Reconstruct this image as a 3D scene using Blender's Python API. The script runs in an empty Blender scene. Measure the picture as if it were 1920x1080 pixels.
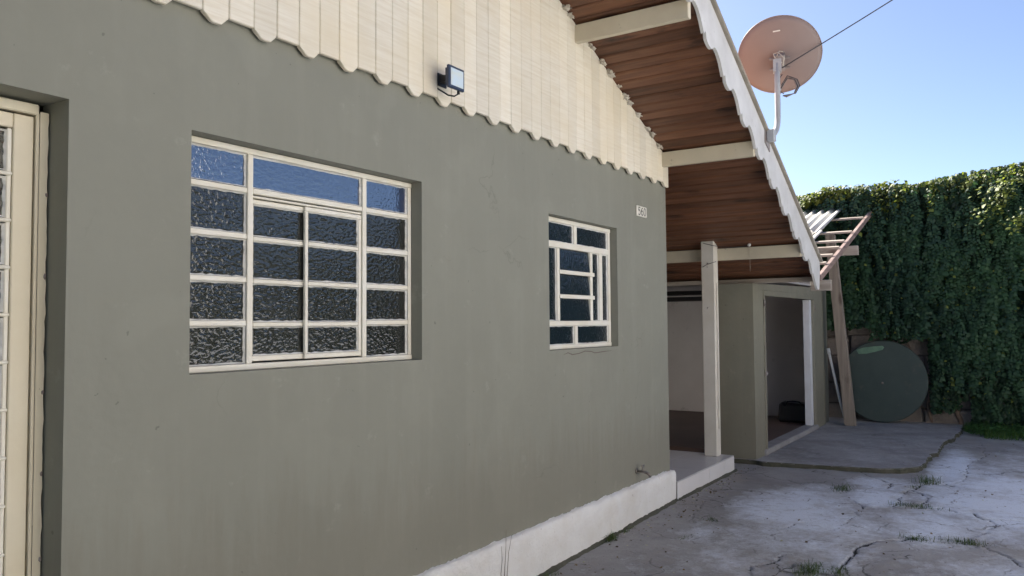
import bpy, bmesh, math, random
import numpy as np
from mathutils import Vector, Matrix, noise as mnoise

random.seed(7); RNG = np.random.default_rng(7)
scene = bpy.context.scene
COL = scene.collection
rad = math.radians

# ------------------------------------------------------------------ camera
cam_d = bpy.data.cameras.new('camera'); cam = bpy.data.objects.new('camera', cam_d); COL.objects.link(cam)
CAM = Vector((-6.597, -2.662, 1.55))
yaw, pit, rol = rad(56.999), rad(2.537), rad(-0.425)
fw = Vector((math.sin(yaw)*math.cos(pit), math.cos(yaw)*math.cos(pit), math.sin(pit)))
rt = Vector((math.cos(yaw), -math.sin(yaw), 0)); up = rt.cross(fw)
r2 = rt*math.cos(rol) + up*math.sin(rol); u2 = up*math.cos(rol) - rt*math.sin(rol)
cam.matrix_world = Matrix(((r2.x, u2.x, -fw.x, CAM.x), (r2.y, u2.y, -fw.y, CAM.y), (r2.z, u2.z, -fw.z, CAM.z), (0, 0, 0, 1)))
cam_d.sensor_width = 36.0; cam_d.lens = 36.0*1491.8/1920.0
cam_d.clip_start = 0.05; cam_d.clip_end = 2000
scene.camera = cam

# ------------------------------------------------------------------ light
SUN = Vector((0.30, 0.69, 0.62)).normalized()
world = bpy.data.worlds.new('World'); scene.world = world; world.use_nodes = True
wn = world.node_tree.nodes; wl = world.node_tree.links
bg = wn['Background']; sky = wn.new('ShaderNodeTexSky'); sky.sky_type = 'NISHITA'; sky.sun_disc = False
sky.sun_elevation = math.asin(SUN.z); sky.sun_rotation = math.atan2(SUN.x, SUN.y)
sky.air_density = 0.56; sky.dust_density = 2.2; sky.ozone_density = 1.3; sky.altitude = 900
wl.new(sky.outputs[0], bg.inputs[0]); bg.inputs[1].default_value = 0.085
sun_d = bpy.data.lights.new('sun', 'SUN'); sun_o = bpy.data.objects.new('sun', sun_d); COL.objects.link(sun_o)
sun_d.energy = 5.0; sun_d.angle = rad(0.53); sun_d.color = (1.0, 0.94, 0.84)
sun_o.rotation_euler = SUN.to_track_quat('Z', 'Y').to_euler(); sun_o.location = (0, 6, 12)
vs = scene.view_settings; vs.view_transform = 'Standard'; vs.look = 'None'; vs.gamma = 1.0; vs.use_curve_mapping = False
vs.exposure = 1.76
scene.cycles.max_bounces = 8; scene.cycles.diffuse_bounces = 5; scene.cycles.transparent_max_bounces = 12

# ------------------------------------------------------------------ materials
def nodes_of(name):
    m = bpy.data.materials.new(name); m.use_nodes = True
    return m, m.node_tree.nodes, m.node_tree.links, m.node_tree.nodes['Principled BSDF']
def coords(n, l, space='obj', scale=(1, 1, 1)):
    if space == 'world':
        g = n.new('ShaderNodeNewGeometry'); s = g.outputs['Position']
    else:
        t = n.new('ShaderNodeTexCoord'); s = t.outputs['Object']
    mp = n.new('ShaderNodeMapping'); mp.inputs['Scale'].default_value = scale
    l.new(s, mp.inputs['Vector']); return mp.outputs[0]
def noise(n, l, vec, scale, detail=6, rough=.6):
    t = n.new('ShaderNodeTexNoise'); t.inputs['Scale'].default_value = scale; t.inputs['Detail'].default_value = detail
    t.inputs['Roughness'].default_value = rough; l.new(vec, t.inputs['Vector']); return t.outputs[0]
def ramp(n, l, fac, a, b, c0=(0, 0, 0, 1), c1=(1, 1, 1, 1)):
    r = n.new('ShaderNodeValToRGB'); r.color_ramp.elements[0].position = a; r.color_ramp.elements[1].position = b
    r.color_ramp.elements[0].color = c0; r.color_ramp.elements[1].color = c1; l.new(fac, r.inputs[0]); return r.outputs[0]
def mix(n, l, fac, c1, c2, mode='MIX'):
    m = n.new('ShaderNodeMixRGB'); m.blend_type = mode
    for i, v in ((0, fac), (1, c1), (2, c2)):
        if isinstance(v, (int, float)): m.inputs[i].default_value = v
        elif isinstance(v, tuple): m.inputs[i].default_value = v + (1,) if len(v) == 3 else v
        else: l.new(v, m.inputs[i])
    return m.outputs[0]
def bump(n, l, h, strength, dist, normal=None):
    b = n.new('ShaderNodeBump'); b.inputs['Strength'].default_value = strength; b.inputs['Distance'].default_value = dist
    l.new(h, b.inputs['Height'])
    if normal is not None: l.new(normal, b.inputs['Normal'])
    return b.outputs[0]
def attr(n, name):
    a = n.new('ShaderNodeAttribute'); a.attribute_name = name; return a
def math_node(n, l, op, a, b=None):
    m = n.new('ShaderNodeMath'); m.operation = op
    for i, v in enumerate((a, b)):
        if v is None: continue
        if isinstance(v, (int, float)): m.inputs[i].default_value = v
        else: l.new(v, m.inputs[i])
    return m.outputs[0]

def paint(name, c, c2=None, rough=.6, scale=2.0, var=(.35, .7), bscale=120, bstr=.15, bdist=.002, speck=None, speck_rng=(.68, .74), speck_scale=30, space='world', vscale=(1, 1, 1), per_object=0.0, specular=.4):
    m, n, l, p = nodes_of(name)
    v = coords(n, l, space, vscale)
    col = mix(n, l, ramp(n, l, noise(n, l, v, scale), *var), c, c2 or tuple(x*.85 for x in c))
    if speck:
        col = mix(n, l, ramp(n, l, noise(n, l, v, speck_scale, 8, .7), *speck_rng), col, speck)
    if per_object:
        oi = n.new('ShaderNodeObjectInfo')
        f = math_node(n, l, 'MULTIPLY_ADD', oi.outputs['Random'], per_object); n[f.node.name].inputs[2].default_value = 1-per_object*.5
        col = mix(n, l, 1.0, col, f, 'MULTIPLY')
    l.new(col, p.inputs['Base Color']); p.inputs['Roughness'].default_value = rough
    p.inputs['Specular IOR Level'].default_value = specular
    nb = bump(n, l, noise(n, l, v, bscale, 5), bstr, bdist)
    l.new(nb, p.inputs['Normal']); return m

def wall_paint(name, c, stain, cracks=.28, splash=.35):
    m, n, l, p = nodes_of(name)
    v = coords(n, l, 'world')
    col = mix(n, l, ramp(n, l, noise(n, l, v, .9, 5), .3, .7), c, tuple(x*.90 for x in c))
    # roller patches where the paint was touched up
    col = mix(n, l, math_node(n, l, 'MULTIPLY', ramp(n, l, noise(n, l, v, 2.1, 3, .45), .56, .60), .16), col, tuple(x*1.16 for x in c))
    # faint rain streaks, stretched vertically
    vs_ = coords(n, l, 'world', (3.5, 3.5, .35))
    st = ramp(n, l, noise(n, l, vs_, 2.2, 7, .62), .50, .74)
    col = mix(n, l, math_node(n, l, 'MULTIPLY', st, .30), col, stain)
    # pale scuffs
    sc = ramp(n, l, noise(n, l, v, 5.2, 9, .72), .60, .68)
    col = mix(n, l, math_node(n, l, 'MULTIPLY', sc, .30), col, tuple(x*1.3 for x in stain))
    # specks
    sp = ramp(n, l, noise(n, l, v, 26, 2, .5), .735, .75)
    col = mix(n, l, math_node(n, l, 'MULTIPLY', sp, .45), col, (.09, .09, .075))
    # hairline cracks, few
    wv = n.new('ShaderNodeVectorMath'); wv.operation = 'MULTIPLY_ADD'
    nz = n.new('ShaderNodeTexNoise'); nz.inputs['Scale'].default_value = 3.0; nz.inputs['Detail'].default_value = 6; l.new(v, nz.inputs['Vector'])
    l.new(nz.outputs['Color'], wv.inputs[0]); wv.inputs[1].default_value = (.5, .5, .5); l.new(v, wv.inputs[2])
    vo = n.new('ShaderNodeTexVoronoi'); vo.feature = 'DISTANCE_TO_EDGE'; vo.inputs['Scale'].default_value = .9; l.new(wv.outputs[0], vo.inputs['Vector'])
    hl = ramp(n, l, vo.outputs['Distance'], .0012, .0042, (1, 1, 1, 1), (0, 0, 0, 1))
    hl = math_node(n, l, 'MULTIPLY', hl, ramp(n, l, noise(n, l, v, 1.3, 2), .55, .62))
    col = mix(n, l, math_node(n, l, 'MULTIPLY', hl, cracks), col, (.07, .068, .055))
    # mud splash above the ground, ragged
    sx = n.new('ShaderNodeSeparateXYZ'); l.new(v, sx.inputs[0])
    hgt = math_node(n, l, 'ADD', sx.outputs['Z'], math_node(n, l, 'MULTIPLY', noise(n, l, vs_, 5, 8, .7), -1.1))
    sm = ramp(n, l, hgt, -.25, .35, (1, 1, 1, 1), (0, 0, 0, 1))
    col = mix(n, l, math_node(n, l, 'MULTIPLY', sm, splash), col, (.20, .18, .14))
    l.new(col, p.inputs['Base Color']); p.inputs['Roughness'].default_value = .62
    p.inputs['Specular IOR Level'].default_value = .25
    b1 = bump(n, l, noise(n, l, v, 2.0, 4), .8, .025)
    b2 = bump(n, l, noise(n, l, v, 90, 5), .22, .002, b1)
    l.new(b2, p.inputs['Normal']); return m

M = {}
M['wall'] = wall_paint('olive_grey_wall_paint', (.264, .266, .222), (.315, .312, .262))
M['shed'] = wall_paint('dull_olive_shed_paint', (.235, .228, .18), (.29, .275, .21))
M['reveal'] = M['wall']
M['cream'] = paint('cream_board_paint', (.80, .74, .60), (.74, .66, .50), .5, 1.2, (.3, .75), 60, .12, .002, per_object=.10)
# sawn boards: fine oblique brush / saw marks
def board_paint():
    m, n, l, p = nodes_of('cream_sawn_board_paint')
    v = coords(n, l, 'world')
    mp = n.new('ShaderNodeMapping'); mp.inputs['Rotation'].default_value = (0, rad(12), 0); mp.inputs['Scale'].default_value = (1.5, 1, 26)
    l.new(v, mp.inputs[0])
    saw = noise(n, l, mp.outputs[0], 2.2, 5, .65)
    col = mix(n, l, ramp(n, l, saw, .42, .72), (.86, .81, .69), (.74, .67, .53))
    col = mix(n, l, ramp(n, l, noise(n, l, v, 1.3), .45, .75), col, (.80, .71, .53))
    oi = n.new('ShaderNodeObjectInfo')
    f = math_node(n, l, 'MULTIPLY_ADD', oi.outputs['Random'], .16); f.node.inputs[2].default_value = .86
    col = mix(n, l, 1.0, col, f, 'MULTIPLY')
    l.new(col, p.inputs['Base Color']); p.inputs['Roughness'].default_value = .5; p.inputs['Specular IOR Level'].default_value = .3
    l.new(bump(n, l, saw, .35, .004), p.inputs['Normal']); return m
M['boards'] = board_paint()
M['cream_beam'] = paint('weathered_cream_beam_paint', (.66, .60, .46), (.55, .49, .37), .6, 2.5, (.3, .7), 80, .2, .003, speck=(.25, .21, .16), speck_rng=(.64, .76), speck_scale=14)
M['post'] = paint('peeling_white_post_paint', (.72, .69, .62), (.62, .58, .50), .6, 3, (.3, .7), 60, .25, .003, speck=(.16, .10, .06), speck_rng=(.67, .71), speck_scale=16)
M['steel'] = paint('chipped_cream_steel_paint', (.84, .82, .74), (.78, .73, .60), .45, 6, (.3, .7), 110, .35, .003, speck=(.22, .13, .07), speck_rng=(.72, .755), speck_scale=34)
M['door_steel'] = paint('aged_cream_door_paint', (.74, .68, .53), (.66, .59, .43), .4, 2.2, (.3, .7), 70, .2, .002, speck=(.20, .13, .08), speck_rng=(.70, .74), speck_scale=22)
M['putty'] = paint('white_window_putty', (.86, .86, .83), (.76, .74, .66), .7, 9, (.3, .7), 60, .6, .005)
def plinth_mat():
    m, n, l, p = nodes_of('whitewashed_rough_plinth')
    v = coords(n, l, 'world')
    col = mix(n, l, ramp(n, l, noise(n, l, v, 3, 8, .7), .42, .75), (.92, .915, .90), (.80, .77, .72))
    col = mix(n, l, ramp(n, l, noise(n, l, v, 20, 8, .7), .655, .72), col, (.34, .27, .2))
    sx = n.new('ShaderNodeSeparateXYZ'); l.new(v, sx.inputs[0])
    hgt = math_node(n, l, 'ADD', sx.outputs['Z'], math_node(n, l, 'MULTIPLY', noise(n, l, v, 7, 8, .75), -.34))
    col = mix(n, l, math_node(n, l, 'MULTIPLY', ramp(n, l, hgt, -.40, .10, (1, 1, 1, 1), (0, 0, 0, 1)), .10), col, (.27, .235, .19))
    l.new(col, p.inputs['Base Color']); p.inputs['Roughness'].default_value = .85; p.inputs['Specular IOR Level'].default_value = .2
    b = bump(n, l, noise(n, l, v, 11, 8, .75), .7, .035); b = bump(n, l, noise(n, l, v, 60, 6, .7), .7, .007, b)
    l.new(b, p.inputs['Normal']); return m
M['plinth'] = plinth_mat()
def wood(name, c1, c2, c3, rough=.45, axis='y', scale=1.0, per=.5, gap=None):
    m, n, l, p = nodes_of(name)
    sc = {'y': (14, .9, 14), 'x': (.9, 14, 14), 'z': (14, 14, .9)}[axis]
    tc = n.new('ShaderNodeNewGeometry'); oi = n.new('ShaderNodeObjectInfo')
    off = n.new('ShaderNodeVectorMath'); off.operation = 'MULTIPLY_ADD'
    l.new(oi.outputs['Random'], off.inputs[0]); off.inputs[1].default_value = (37, 53, 71); l.new(tc.outputs['Position'], off.inputs[2])
    mp = n.new('ShaderNodeMapping'); mp.inputs['Scale'].default_value = tuple(s*scale for s in sc); l.new(off.outputs[0], mp.inputs[0])
    g = noise(n, l, mp.outputs[0], 1.6, 8, .66)
    col = mix(n, l, ramp(n, l, g, .35, .66), c1, c2)
    v2 = n.new('ShaderNodeMapping'); v2.inputs['Scale'].default_value = {'y': (7, 2.4, 7), 'x': (2.4, 7, 7), 'z': (7, 7, 2.4)}[axis]; l.new(off.outputs[0], v2.inputs[0])
    col = mix(n, l, ramp(n, l, noise(n, l, v2.outputs[0], 1.0, 5, .6), .60, .78), col, c3)
    # knots
    vo = n.new('ShaderNodeTexVoronoi'); vo.inputs['Scale'].default_value = .62; l.new(v2.outputs[0], vo.inputs['Vector'])
    kn = ramp(n, l, vo.outputs['Distance'], .07, .17, (1, 1, 1, 1), (0, 0, 0, 1))
    col = mix(n, l, math_node(n, l, 'MULTIPLY', kn, .8), col, c3)
    f = math_node(n, l, 'MULTIPLY_ADD', oi.outputs['Random'], per); f.node.inputs[2].default_value = 1-per*.5
    col = mix(n, l, 1.0, col, f, 'MULTIPLY')
    l.new(col, p.inputs['Base Color']); p.inputs['Roughness'].default_value = rough
    p.inputs['Specular IOR Level'].default_value = .35
    l.new(bump(n, l, g, .3, .003), p.inputs['Normal']); return m
M['underlay'] = paint('dark_roof_underlay', (.03, .022, .016), None, .9)  # near-black, so the gaps between soffit planks stay dark
M['soffit'] = wood('varnished_pine_soffit', (.185, .086, .047), (.092, .040, .024), (.026, .013, .010), .42, 'y', 1.0, .5)
M['rough_wood'] = wood('weathered_raw_timber', (.33, .28, .23), (.225, .185, .15), (.10, .068, .05), .8, 'z', 1.0, .2)
M['white_wood'] = wood('weathered_white_timber', (.46, .41, .35), (.32, .27, .22), (.16, .11, .08), .7, 'y', 1.0, .2)
M['red_wood'] = wood('faded_red_rafter_timber', (.30, .215, .185), (.17, .12, .105), (.38, .34, .30), .7, 'x', 1.0, .2)
M['barge'] = paint('greyed_white_barge_paint', (.66, .655, .64), (.52, .51, .49), .6, 4, (.3, .75), 60, .3, .003, speck=(.30, .28, .25), speck_rng=(.62, .74), speck_scale=18)
M['verge'] = paint('mossy_fibre_cement_verge', (.34, .31, .26), (.22, .20, .16), .85, 6, (.3, .7), 50, .5, .006)
M['tile'] = paint('clay_roof_tile', (.44, .24, .16), (.33, .18, .12), .8, 5, (.3, .7), 60, .4, .006)
M['corrugated'] = paint('pale_fibre_cement_sheet', (.60, .59, .55), (.50, .48, .44), .8, 4, (.3, .7), 70, .3, .003)
M['inner'] = paint('dull_plaster_room', (.62, .59, .57), (.54, .51, .49), .8, 1.6, (.3, .7), 60, .3, .004, speck=(.26, .24, .22), speck_rng=(.6, .75), speck_scale=3)
M['redfloor'] = paint('red_oxide_floor', (.135, .09, .075), (.10, .068, .056), .6, 2, (.3, .7), 60, .2, .003)
M['floor_tile'] = paint('glazed_pale_tile', (.60, .59, .60), (.55, .54, .55), .22, 2.5, (.3, .7), 40, .04, .001, speck=(.36, .33, .31), speck_rng=(.66, .8), speck_scale=7)
M['riser_tile'] = paint('glazed_white_tile', (.78, .76, .76), (.72, .70, .70), .25, 2.5, (.3, .7), 40, .04, .001, speck=(.55, .44, .38), speck_rng=(.66, .8), speck_scale=8)
M['grout'] = paint('dark_grout', (.16, .13, .11), None, .9)
M['black'] = paint('black_plastic', (.018, .018, .02), None, .4, specular=.5)
M['lamp_body'] = paint('blue_black_lamp_housing', (.03, .045, .085), None, .35, specular=.6)
M['lens'] = paint('frosted_lamp_lens', (.62, .74, .82), (.68, .70, .60), .2, 14, (.4, .7), 150, .1, .001)
M['foam'] = paint('yellowed_white_foam', (.66, .62, .54), (.48, .42, .33), .9, 12, (.3, .7), 60, .7, .01)
M['dish'] = paint('oxide_primer_dish', (.26, .20, .18), (.23, .178, .165), .55, 3, (.3, .7), 80, .06, .001)
M['galv'] = paint('galvanised_tube', (.42, .43, .44), (.33, .34, .35), .5, 8, (.3, .7), 80, .15, .001)
M['rust'] = paint('rusty_bracket', (.22, .16, .13), (.30, .29, .29), .7, 12, (.3, .7))
M['wire'] = paint('dark_cable', (.05, .05, .055), None, .5)
M['pale_wire'] = paint('pale_cable', (.55, .50, .42), None, .6)
M['porcelain'] = paint('white_porcelain', (.75, .74, .70), None, .2)
M['brass'] = paint('tarnished_tap_metal', (.34, .32, .30), (.16, .13, .11), .35, 30)
M['brass'].node_tree.nodes['Principled BSDF'].inputs['Metallic'].default_value = .8
M['plaque'] = paint('off_white_enamel', (.80, .78, .70), (.74, .71, .62), .3, 20)
M['ink'] = paint('dark_number_ink', (.05, .05, .045), None, .6)
M['disc'] = paint('dark_green_disc_paint', (.058, .080, .070), (.042, .060, .054), .55, 2.5, (.3, .7), 60, .2, .003, speck=(.11, .105, .085), speck_rng=(.58, .78), speck_scale=6)
M['disc_label'] = paint('pale_green_faded_patch', (.16, .27, .18), (.10, .18, .13), .7, 9)
M['pvc'] = paint('white_pvc', (.72, .73, .74), None, .4)
M['shed_white'] = paint('white_jamb_paint', (.70, .72, .76), (.62, .63, .66), .5, 5)
M['stone'] = paint('old_wall_stone', (.25, .215, .19), (.17, .145, .125), .9, 3, (.3, .7), 30, .8, .02, per_object=.3)
M['mortar'] = paint('dark_wall_mortar', (.20, .17, .145), (.12, .10, .085), .95, 4, (.3, .7), 30, .7, .02)
M['bark'] = paint('dry_ivy_stem_bark', (.20, .145, .11), (.12, .085, .065), .9, 9, (.3, .7), 60, .6, .006)
M['earth'] = paint('yard_earth', (.34, .27, .19), (.24, .20, .13), .95, .6, (.35, .65), 10, .6, .03)

def leaf_mat(name, trans=.35):
    m, n, l, p = nodes_of(name)
    a = attr(n, 'leafcol')
    l.new(a.outputs['Color'], p.inputs['Base Color']); p.inputs['Roughness'].default_value = .55
    p.inputs['Specular IOR Level'].default_value = .4
    t = n.new('ShaderNodeBsdfTranslucent')
    tint = mix(n, l, 1.0, a.outputs['Color'], (1.5, 1.5, .55), 'MULTIPLY'); l.new(tint, t.inputs['Color'])
    ms = n.new('ShaderNodeMixShader'); ms.inputs[0].default_value = trans
    out = n['Material Output']; l.new(p.outputs[0], ms.inputs[1]); l.new(t.outputs[0], ms.inputs[2]); l.new(ms.outputs[0], out.inputs[0]); return m
M['leaf'] = leaf_mat('ivy_leaf'); M['blade'] = leaf_mat('grass_blade', .25)

def glass(name, kind, tint, see=.35, ior=1.6):
    m, n, l, p = nodes_of(name); n.remove(p)
    t = n.new('ShaderNodeNewGeometry')
    mp = n.new('ShaderNodeMapping'); l.new(t.outputs['Position'], mp.inputs[0])
    if kind == 'cast':
        mp.inputs['Rotation'].default_value = (0, rad(24), 0); mp.inputs['Scale'].default_value = (.72, 1.0, 1.0)
        h = noise(n, l, mp.outputs[0], 70, 1.0, .4); s, dd = .9, .0031
    elif kind == 'ribbed':
        mp.inputs['Scale'].default_value = (1.0, 1.0, .4)
        h = noise(n, l, mp.outputs[0], 85, 2, .4); s, dd = .7, .005
    else:
        h = noise(n, l, mp.outputs[0], 60, 2, .5); s, dd = .5, .0035
    nb = bump(n, l, h, s, dd)
    gl = n.new('ShaderNodeBsdfGlossy'); gl.inputs['Roughness'].default_value = .06; gl.inputs['Color'].default_value = (1, 1, 1, 1); l.new(nb, gl.inputs['Normal'])
    df = n.new('ShaderNodeBsdfDiffuse'); df.inputs['Color'].default_value = tint + (1,); l.new(nb, df.inputs['Normal'])
    tr = n.new('ShaderNodeBsdfTransparent'); tr.inputs['Color'].default_value = (.55, .57, .55, 1)
    m1 = n.new('ShaderNodeMixShader'); m1.inputs[0].default_value = see; l.new(df.outputs[0], m1.inputs[1]); l.new(tr.outputs[0], m1.inputs[2])
    fr = n.new('ShaderNodeFresnel'); fr.inputs['IOR'].default_value = ior; l.new(nb, fr.inputs['Normal'])
    m2 = n.new('ShaderNodeMixShader'); l.new(fr.outputs[0], m2.inputs[0]); l.new(m1.outputs[0], m2.inputs[1]); l.new(gl.outputs[0], m2.inputs[2])
    l.new(m2.outputs[0], n['Material Output'].inputs[0]); return m
M['glass'] = glass('hammered_window_glass', 'cast', (.040, .042, .038), .35, 1.62)
M['glass_top'] = glass('sky_tinted_window_glass', 'smooth', (.028, .05, .12), .15, 2.5)  # blue sky reflection put into the tint of the top panes
M['glass_small'] = glass('ribbed_bathroom_glass', 'ribbed', (.014, .024, .034), .15)
M['glass_door'] = glass('hammered_door_glass', 'cast', (.030, .027, .018), .45, 1.4)

def concrete(name, base, pale, dark, hair=1.0, streak=(3.2, 1, 1)):
    m, n, l, p = nodes_of(name)
    v = coords(n, l, 'world')
    big = noise(n, l, v, 1.1, 8, .65); fine = noise(n, l, v, 16, 8, .75); mid = noise(n, l, v, 4.2, 8, .7)
    col = mix(n, l, ramp(n, l, big, .36, .64), base, dark)
    pa = attr(n, 'pale'); ca = attr(n, 'crack')
    worn = math_node(n, l, 'ADD', pa.outputs['Fac'], math_node(n, l, 'MULTIPLY', math_node(n, l, 'SUBTRACT', fine, .5), .8))
    worn = math_node(n, l, 'ADD', worn, math_node(n, l, 'MULTIPLY', math_node(n, l, 'SUBTRACT', mid, .5), .9))
    col = mix(n, l, ramp(n, l, worn, .26, .80), col, pale)
    # brown earth film in broad patches
    col = mix(n, l, math_node(n, l, 'MULTIPLY', ramp(n, l, noise(n, l, v, 2.3, 7, .7), .52, .72), .5), col, (base[0]*1.0, base[1]*.92, base[2]*.80))
    # pits and grit
    gr = noise(n, l, v, 75, 6, .75); g2 = noise(n, l, v, 34, 4, .7)
    col = mix(n, l, ramp(n, l, gr, .58, .70), col, tuple(x*.55 for x in base))
    col = mix(n, l, ramp(n, l, g2, .63, .70), col, tuple(x*.38 for x in base))
    vl = coords(n, l, 'world', streak)
    col = mix(n, l, math_node(n, l, 'MULTIPLY', ramp(n, l, noise(n, l, vl, 4.5, 6, .7), .58, .70), .5), col, dark)
    # hairline cracking
    wv = n.new('ShaderNodeVectorMath'); wv.operation = 'MULTIPLY_ADD'
    nz = n.new('ShaderNodeTexNoise'); nz.inputs['Scale'].default_value = 5.0; nz.inputs['Detail'].default_value = 5; l.new(v, nz.inputs['Vector'])
    l.new(nz.outputs['Color'], wv.inputs[0]); wv.inputs[1].default_value = (.35, .35, 0); l.new(v, wv.inputs[2])
    vo = n.new('ShaderNodeTexVoronoi'); vo.feature = 'DISTANCE_TO_EDGE'; vo.inputs['Scale'].default_value = 1.7; l.new(wv.outputs[0], vo.inputs['Vector'])
    hl = ramp(n, l, vo.outputs['Distance'], .004, .014, (1, 1, 1, 1), (0, 0, 0, 1))
    hl = math_node(n, l, 'MULTIPLY', hl, ramp(n, l, noise(n, l, v, 1.9, 3), .47, .60))
    col = mix(n, l, math_node(n, l, 'MULTIPLY', hl, .75*hair), col, (.06, .055, .045))
    col = mix(n, l, ramp(n, l, ca.outputs['Fac'], .25, .8), col, (.035, .032, .025))
    l.new(col, p.inputs['Base Color']); p.inputs['Roughness'].default_value = .8; p.inputs['Specular IOR Level'].default_value = .3
    b = bump(n, l, mid, .5, .03); b = bump(n, l, fine, .6, .014, b); b = bump(n, l, gr, .6, .005, b)
    l.new(b, p.inputs['Normal']); return m
M['concrete'] = concrete('worn_whitewashed_concrete', (.41, .395, .385), (.76, .80, .87), (.28, .265, .255))
M['apron'] = concrete('grey_apron_concrete', (.41, .395, .39), (.60, .59, .59), (.25, .24, .235), .4, (.9, 3.5, 1))

# ------------------------------------------------------------------ object helpers
WORLD = {}
def tag(o, label=None, cat=None, group=None, kind=None):
    if label: o['label'] = label
    if cat: o['category'] = cat
    if group: o['group'] = group
    if kind: o['kind'] = kind
    return o
def empty(name, loc, label=None, cat=None, parent=None, group=None):
    o = bpy.data.objects.new(name, None); COL.objects.link(o); o.empty_display_size = .1
    loc = Vector(loc); WORLD[o] = loc
    if parent: o.parent = parent; o.location = loc - WORLD[parent]
    else: o.location = loc
    return tag(o, label, cat, group)
def obj(name, verts, faces, mat, parent=None, smooth=False, mats=None, origin=None):
    verts = np.asarray(verts, dtype=float)
    c = Vector(origin) if origin is not None else Vector(((verts.min(0)+verts.max(0))/2).tolist())
    me = bpy.data.meshes.new(name); me.from_pydata((verts-np.array(c)).tolist(), [], [tuple(f) for f in faces]); me.update()
    me.materials.append(mat)
    o = bpy.data.objects.new(name, me); COL.objects.link(o); WORLD[o] = c
    if parent: o.parent = parent; o.location = c - WORLD[parent]
    else: o.location = c
    if smooth: me.polygons.foreach_set('use_smooth', [True]*len(me.polygons))
    return o
def bm_obj(name, bm, mat, parent=None, smooth=False):
    bmesh.ops.recalc_face_normals(bm, faces=bm.faces)
    vs_ = [v.co[:] for v in bm.verts]; bm.verts.index_update()
    fs = [[v.index for v in f.verts] for f in bm.faces]
    bm.free(); return obj(name, vs_, fs, mat, parent, smooth)
BOXF = [(0, 3, 2, 1), (4, 5, 6, 7), (0, 1, 5, 4), (1, 2, 6, 5), (2, 3, 7, 6), (3, 0, 4, 7)]
def hexa(name, v8, mat, parent=None, bevel=0.0):
    if bevel <= 0: return obj(name, v8, BOXF, mat, parent)
    bm = bmesh.new(); vs_ = [bm.verts.new(v) for v in v8]
    for f in BOXF: bm.faces.new([vs_[i] for i in f])
    bmesh.ops.bevel(bm, geom=bm.edges[:], offset=bevel, segments=1, affect='EDGES', profile=.5)
    return bm_obj(name, bm, mat, parent)
def boxv(x0, x1, y0, y1, z0, z1):
    return [(x0, y0, z0), (x1, y0, z0), (x1, y1, z0), (x0, y1, z0), (x0, y0, z1), (x1, y0, z1), (x1, y1, z1), (x0, y1, z1)]
def box(name, mat, parent, x0, x1, y0, y1, z0, z1, bevel=0.0):
    return hexa(name, boxv(x0, x1, y0, y1, z0, z1), mat, parent, bevel)
def tube_geo(pts, r, n=8, cap=True, off=0):
    pts = [Vector(p) for p in pts]; V = []; Fs = []
    rs = r if isinstance(r, (list, tuple)) else [r]*len(pts)
    ref = Vector((0, 0, 1)) if abs((pts[-1]-pts[0]).normalized().z) < .9 else Vector((1, 0, 0))
    for i, p in enumerate(pts):
        d = (pts[min(i+1, len(pts)-1)]-pts[max(i-1, 0)]).normalized()
        a = d.cross(ref).normalized(); b = d.cross(a).normalized()
        for k in range(n):
            t = 2*math.pi*k/n; V.append(p+(a*math.cos(t)+b*math.sin(t))*rs[i])
    for i in range(len(pts)-1):
        for k in range(n):
            Fs.append((off+i*n+k, off+i*n+(k+1) % n, off+(i+1)*n+(k+1) % n, off+(i+1)*n+k))
    if cap: Fs.append(tuple(off+k for k in range(n))[::-1]); Fs.append(tuple(off+(len(pts)-1)*n+k for k in range(n)))
    return V, Fs
def tube(name, pts, r, mat, parent=None, n=8):
    V, Fs = tube_geo(pts, r, n); return obj(name, [v[:] for v in V], Fs, mat, parent, True)
def prism(name, poly, axis, a, b, mat, parent=None, bevel=0):
    """poly: list of 2D points; axis 'y': (x,z) extruded y a..b ; 'z': (x,y) ; 'x': (y,z)"""
    def P(q, t):
        return {'y': (q[0], t, q[1]), 'z': (q[0], q[1], t), 'x': (t, q[0], q[1])}[axis]
    bm = bmesh.new(); A = [bm.verts.new(P(q, a)) for q in poly]; B = [bm.verts.new(P(q, b)) for q in poly]; n = len(poly)
    bm.faces.new(A); bm.faces.new(B[::-1])
    for i in range(n): bm.faces.new((A[i], B[i], B[(i+1) % n], A[(i+1) % n]))
    if bevel: bmesh.ops.bevel(bm, geom=[e for e in bm.edges], offset=bevel, segments=1, affect='EDGES')
    return bm_obj(name, bm, mat, parent)
def blob(name, c, r, mat, parent=None, sub=2, amp=.35, squash=(1, 1, 1), seed=0):
    bm = bmesh.new(); bmesh.ops.create_icosphere(bm, subdivisions=sub, radius=1)
    for v in bm.verts:
        k = 1+amp*mnoise.noise(v.co*2.1+Vector((seed*3.7, seed, 0)))*1.6
        v.co = Vector((v.co.x*squash[0], v.co.y*squash[1], v.co.z*squash[2]))*r*k+Vector(c)
    return bm_obj(name, bm, mat, parent, True)

# ------------------------------------------------------------------ ground
def struct(o): o['kind'] = 'structure'; return o
g = 600
struct(obj('ground', [(-g, -g, -.35), (g, -g, -.35), (g, g, -.35), (-g, g, -.35)], [(0, 1, 2, 3)], M['earth']))

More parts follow.
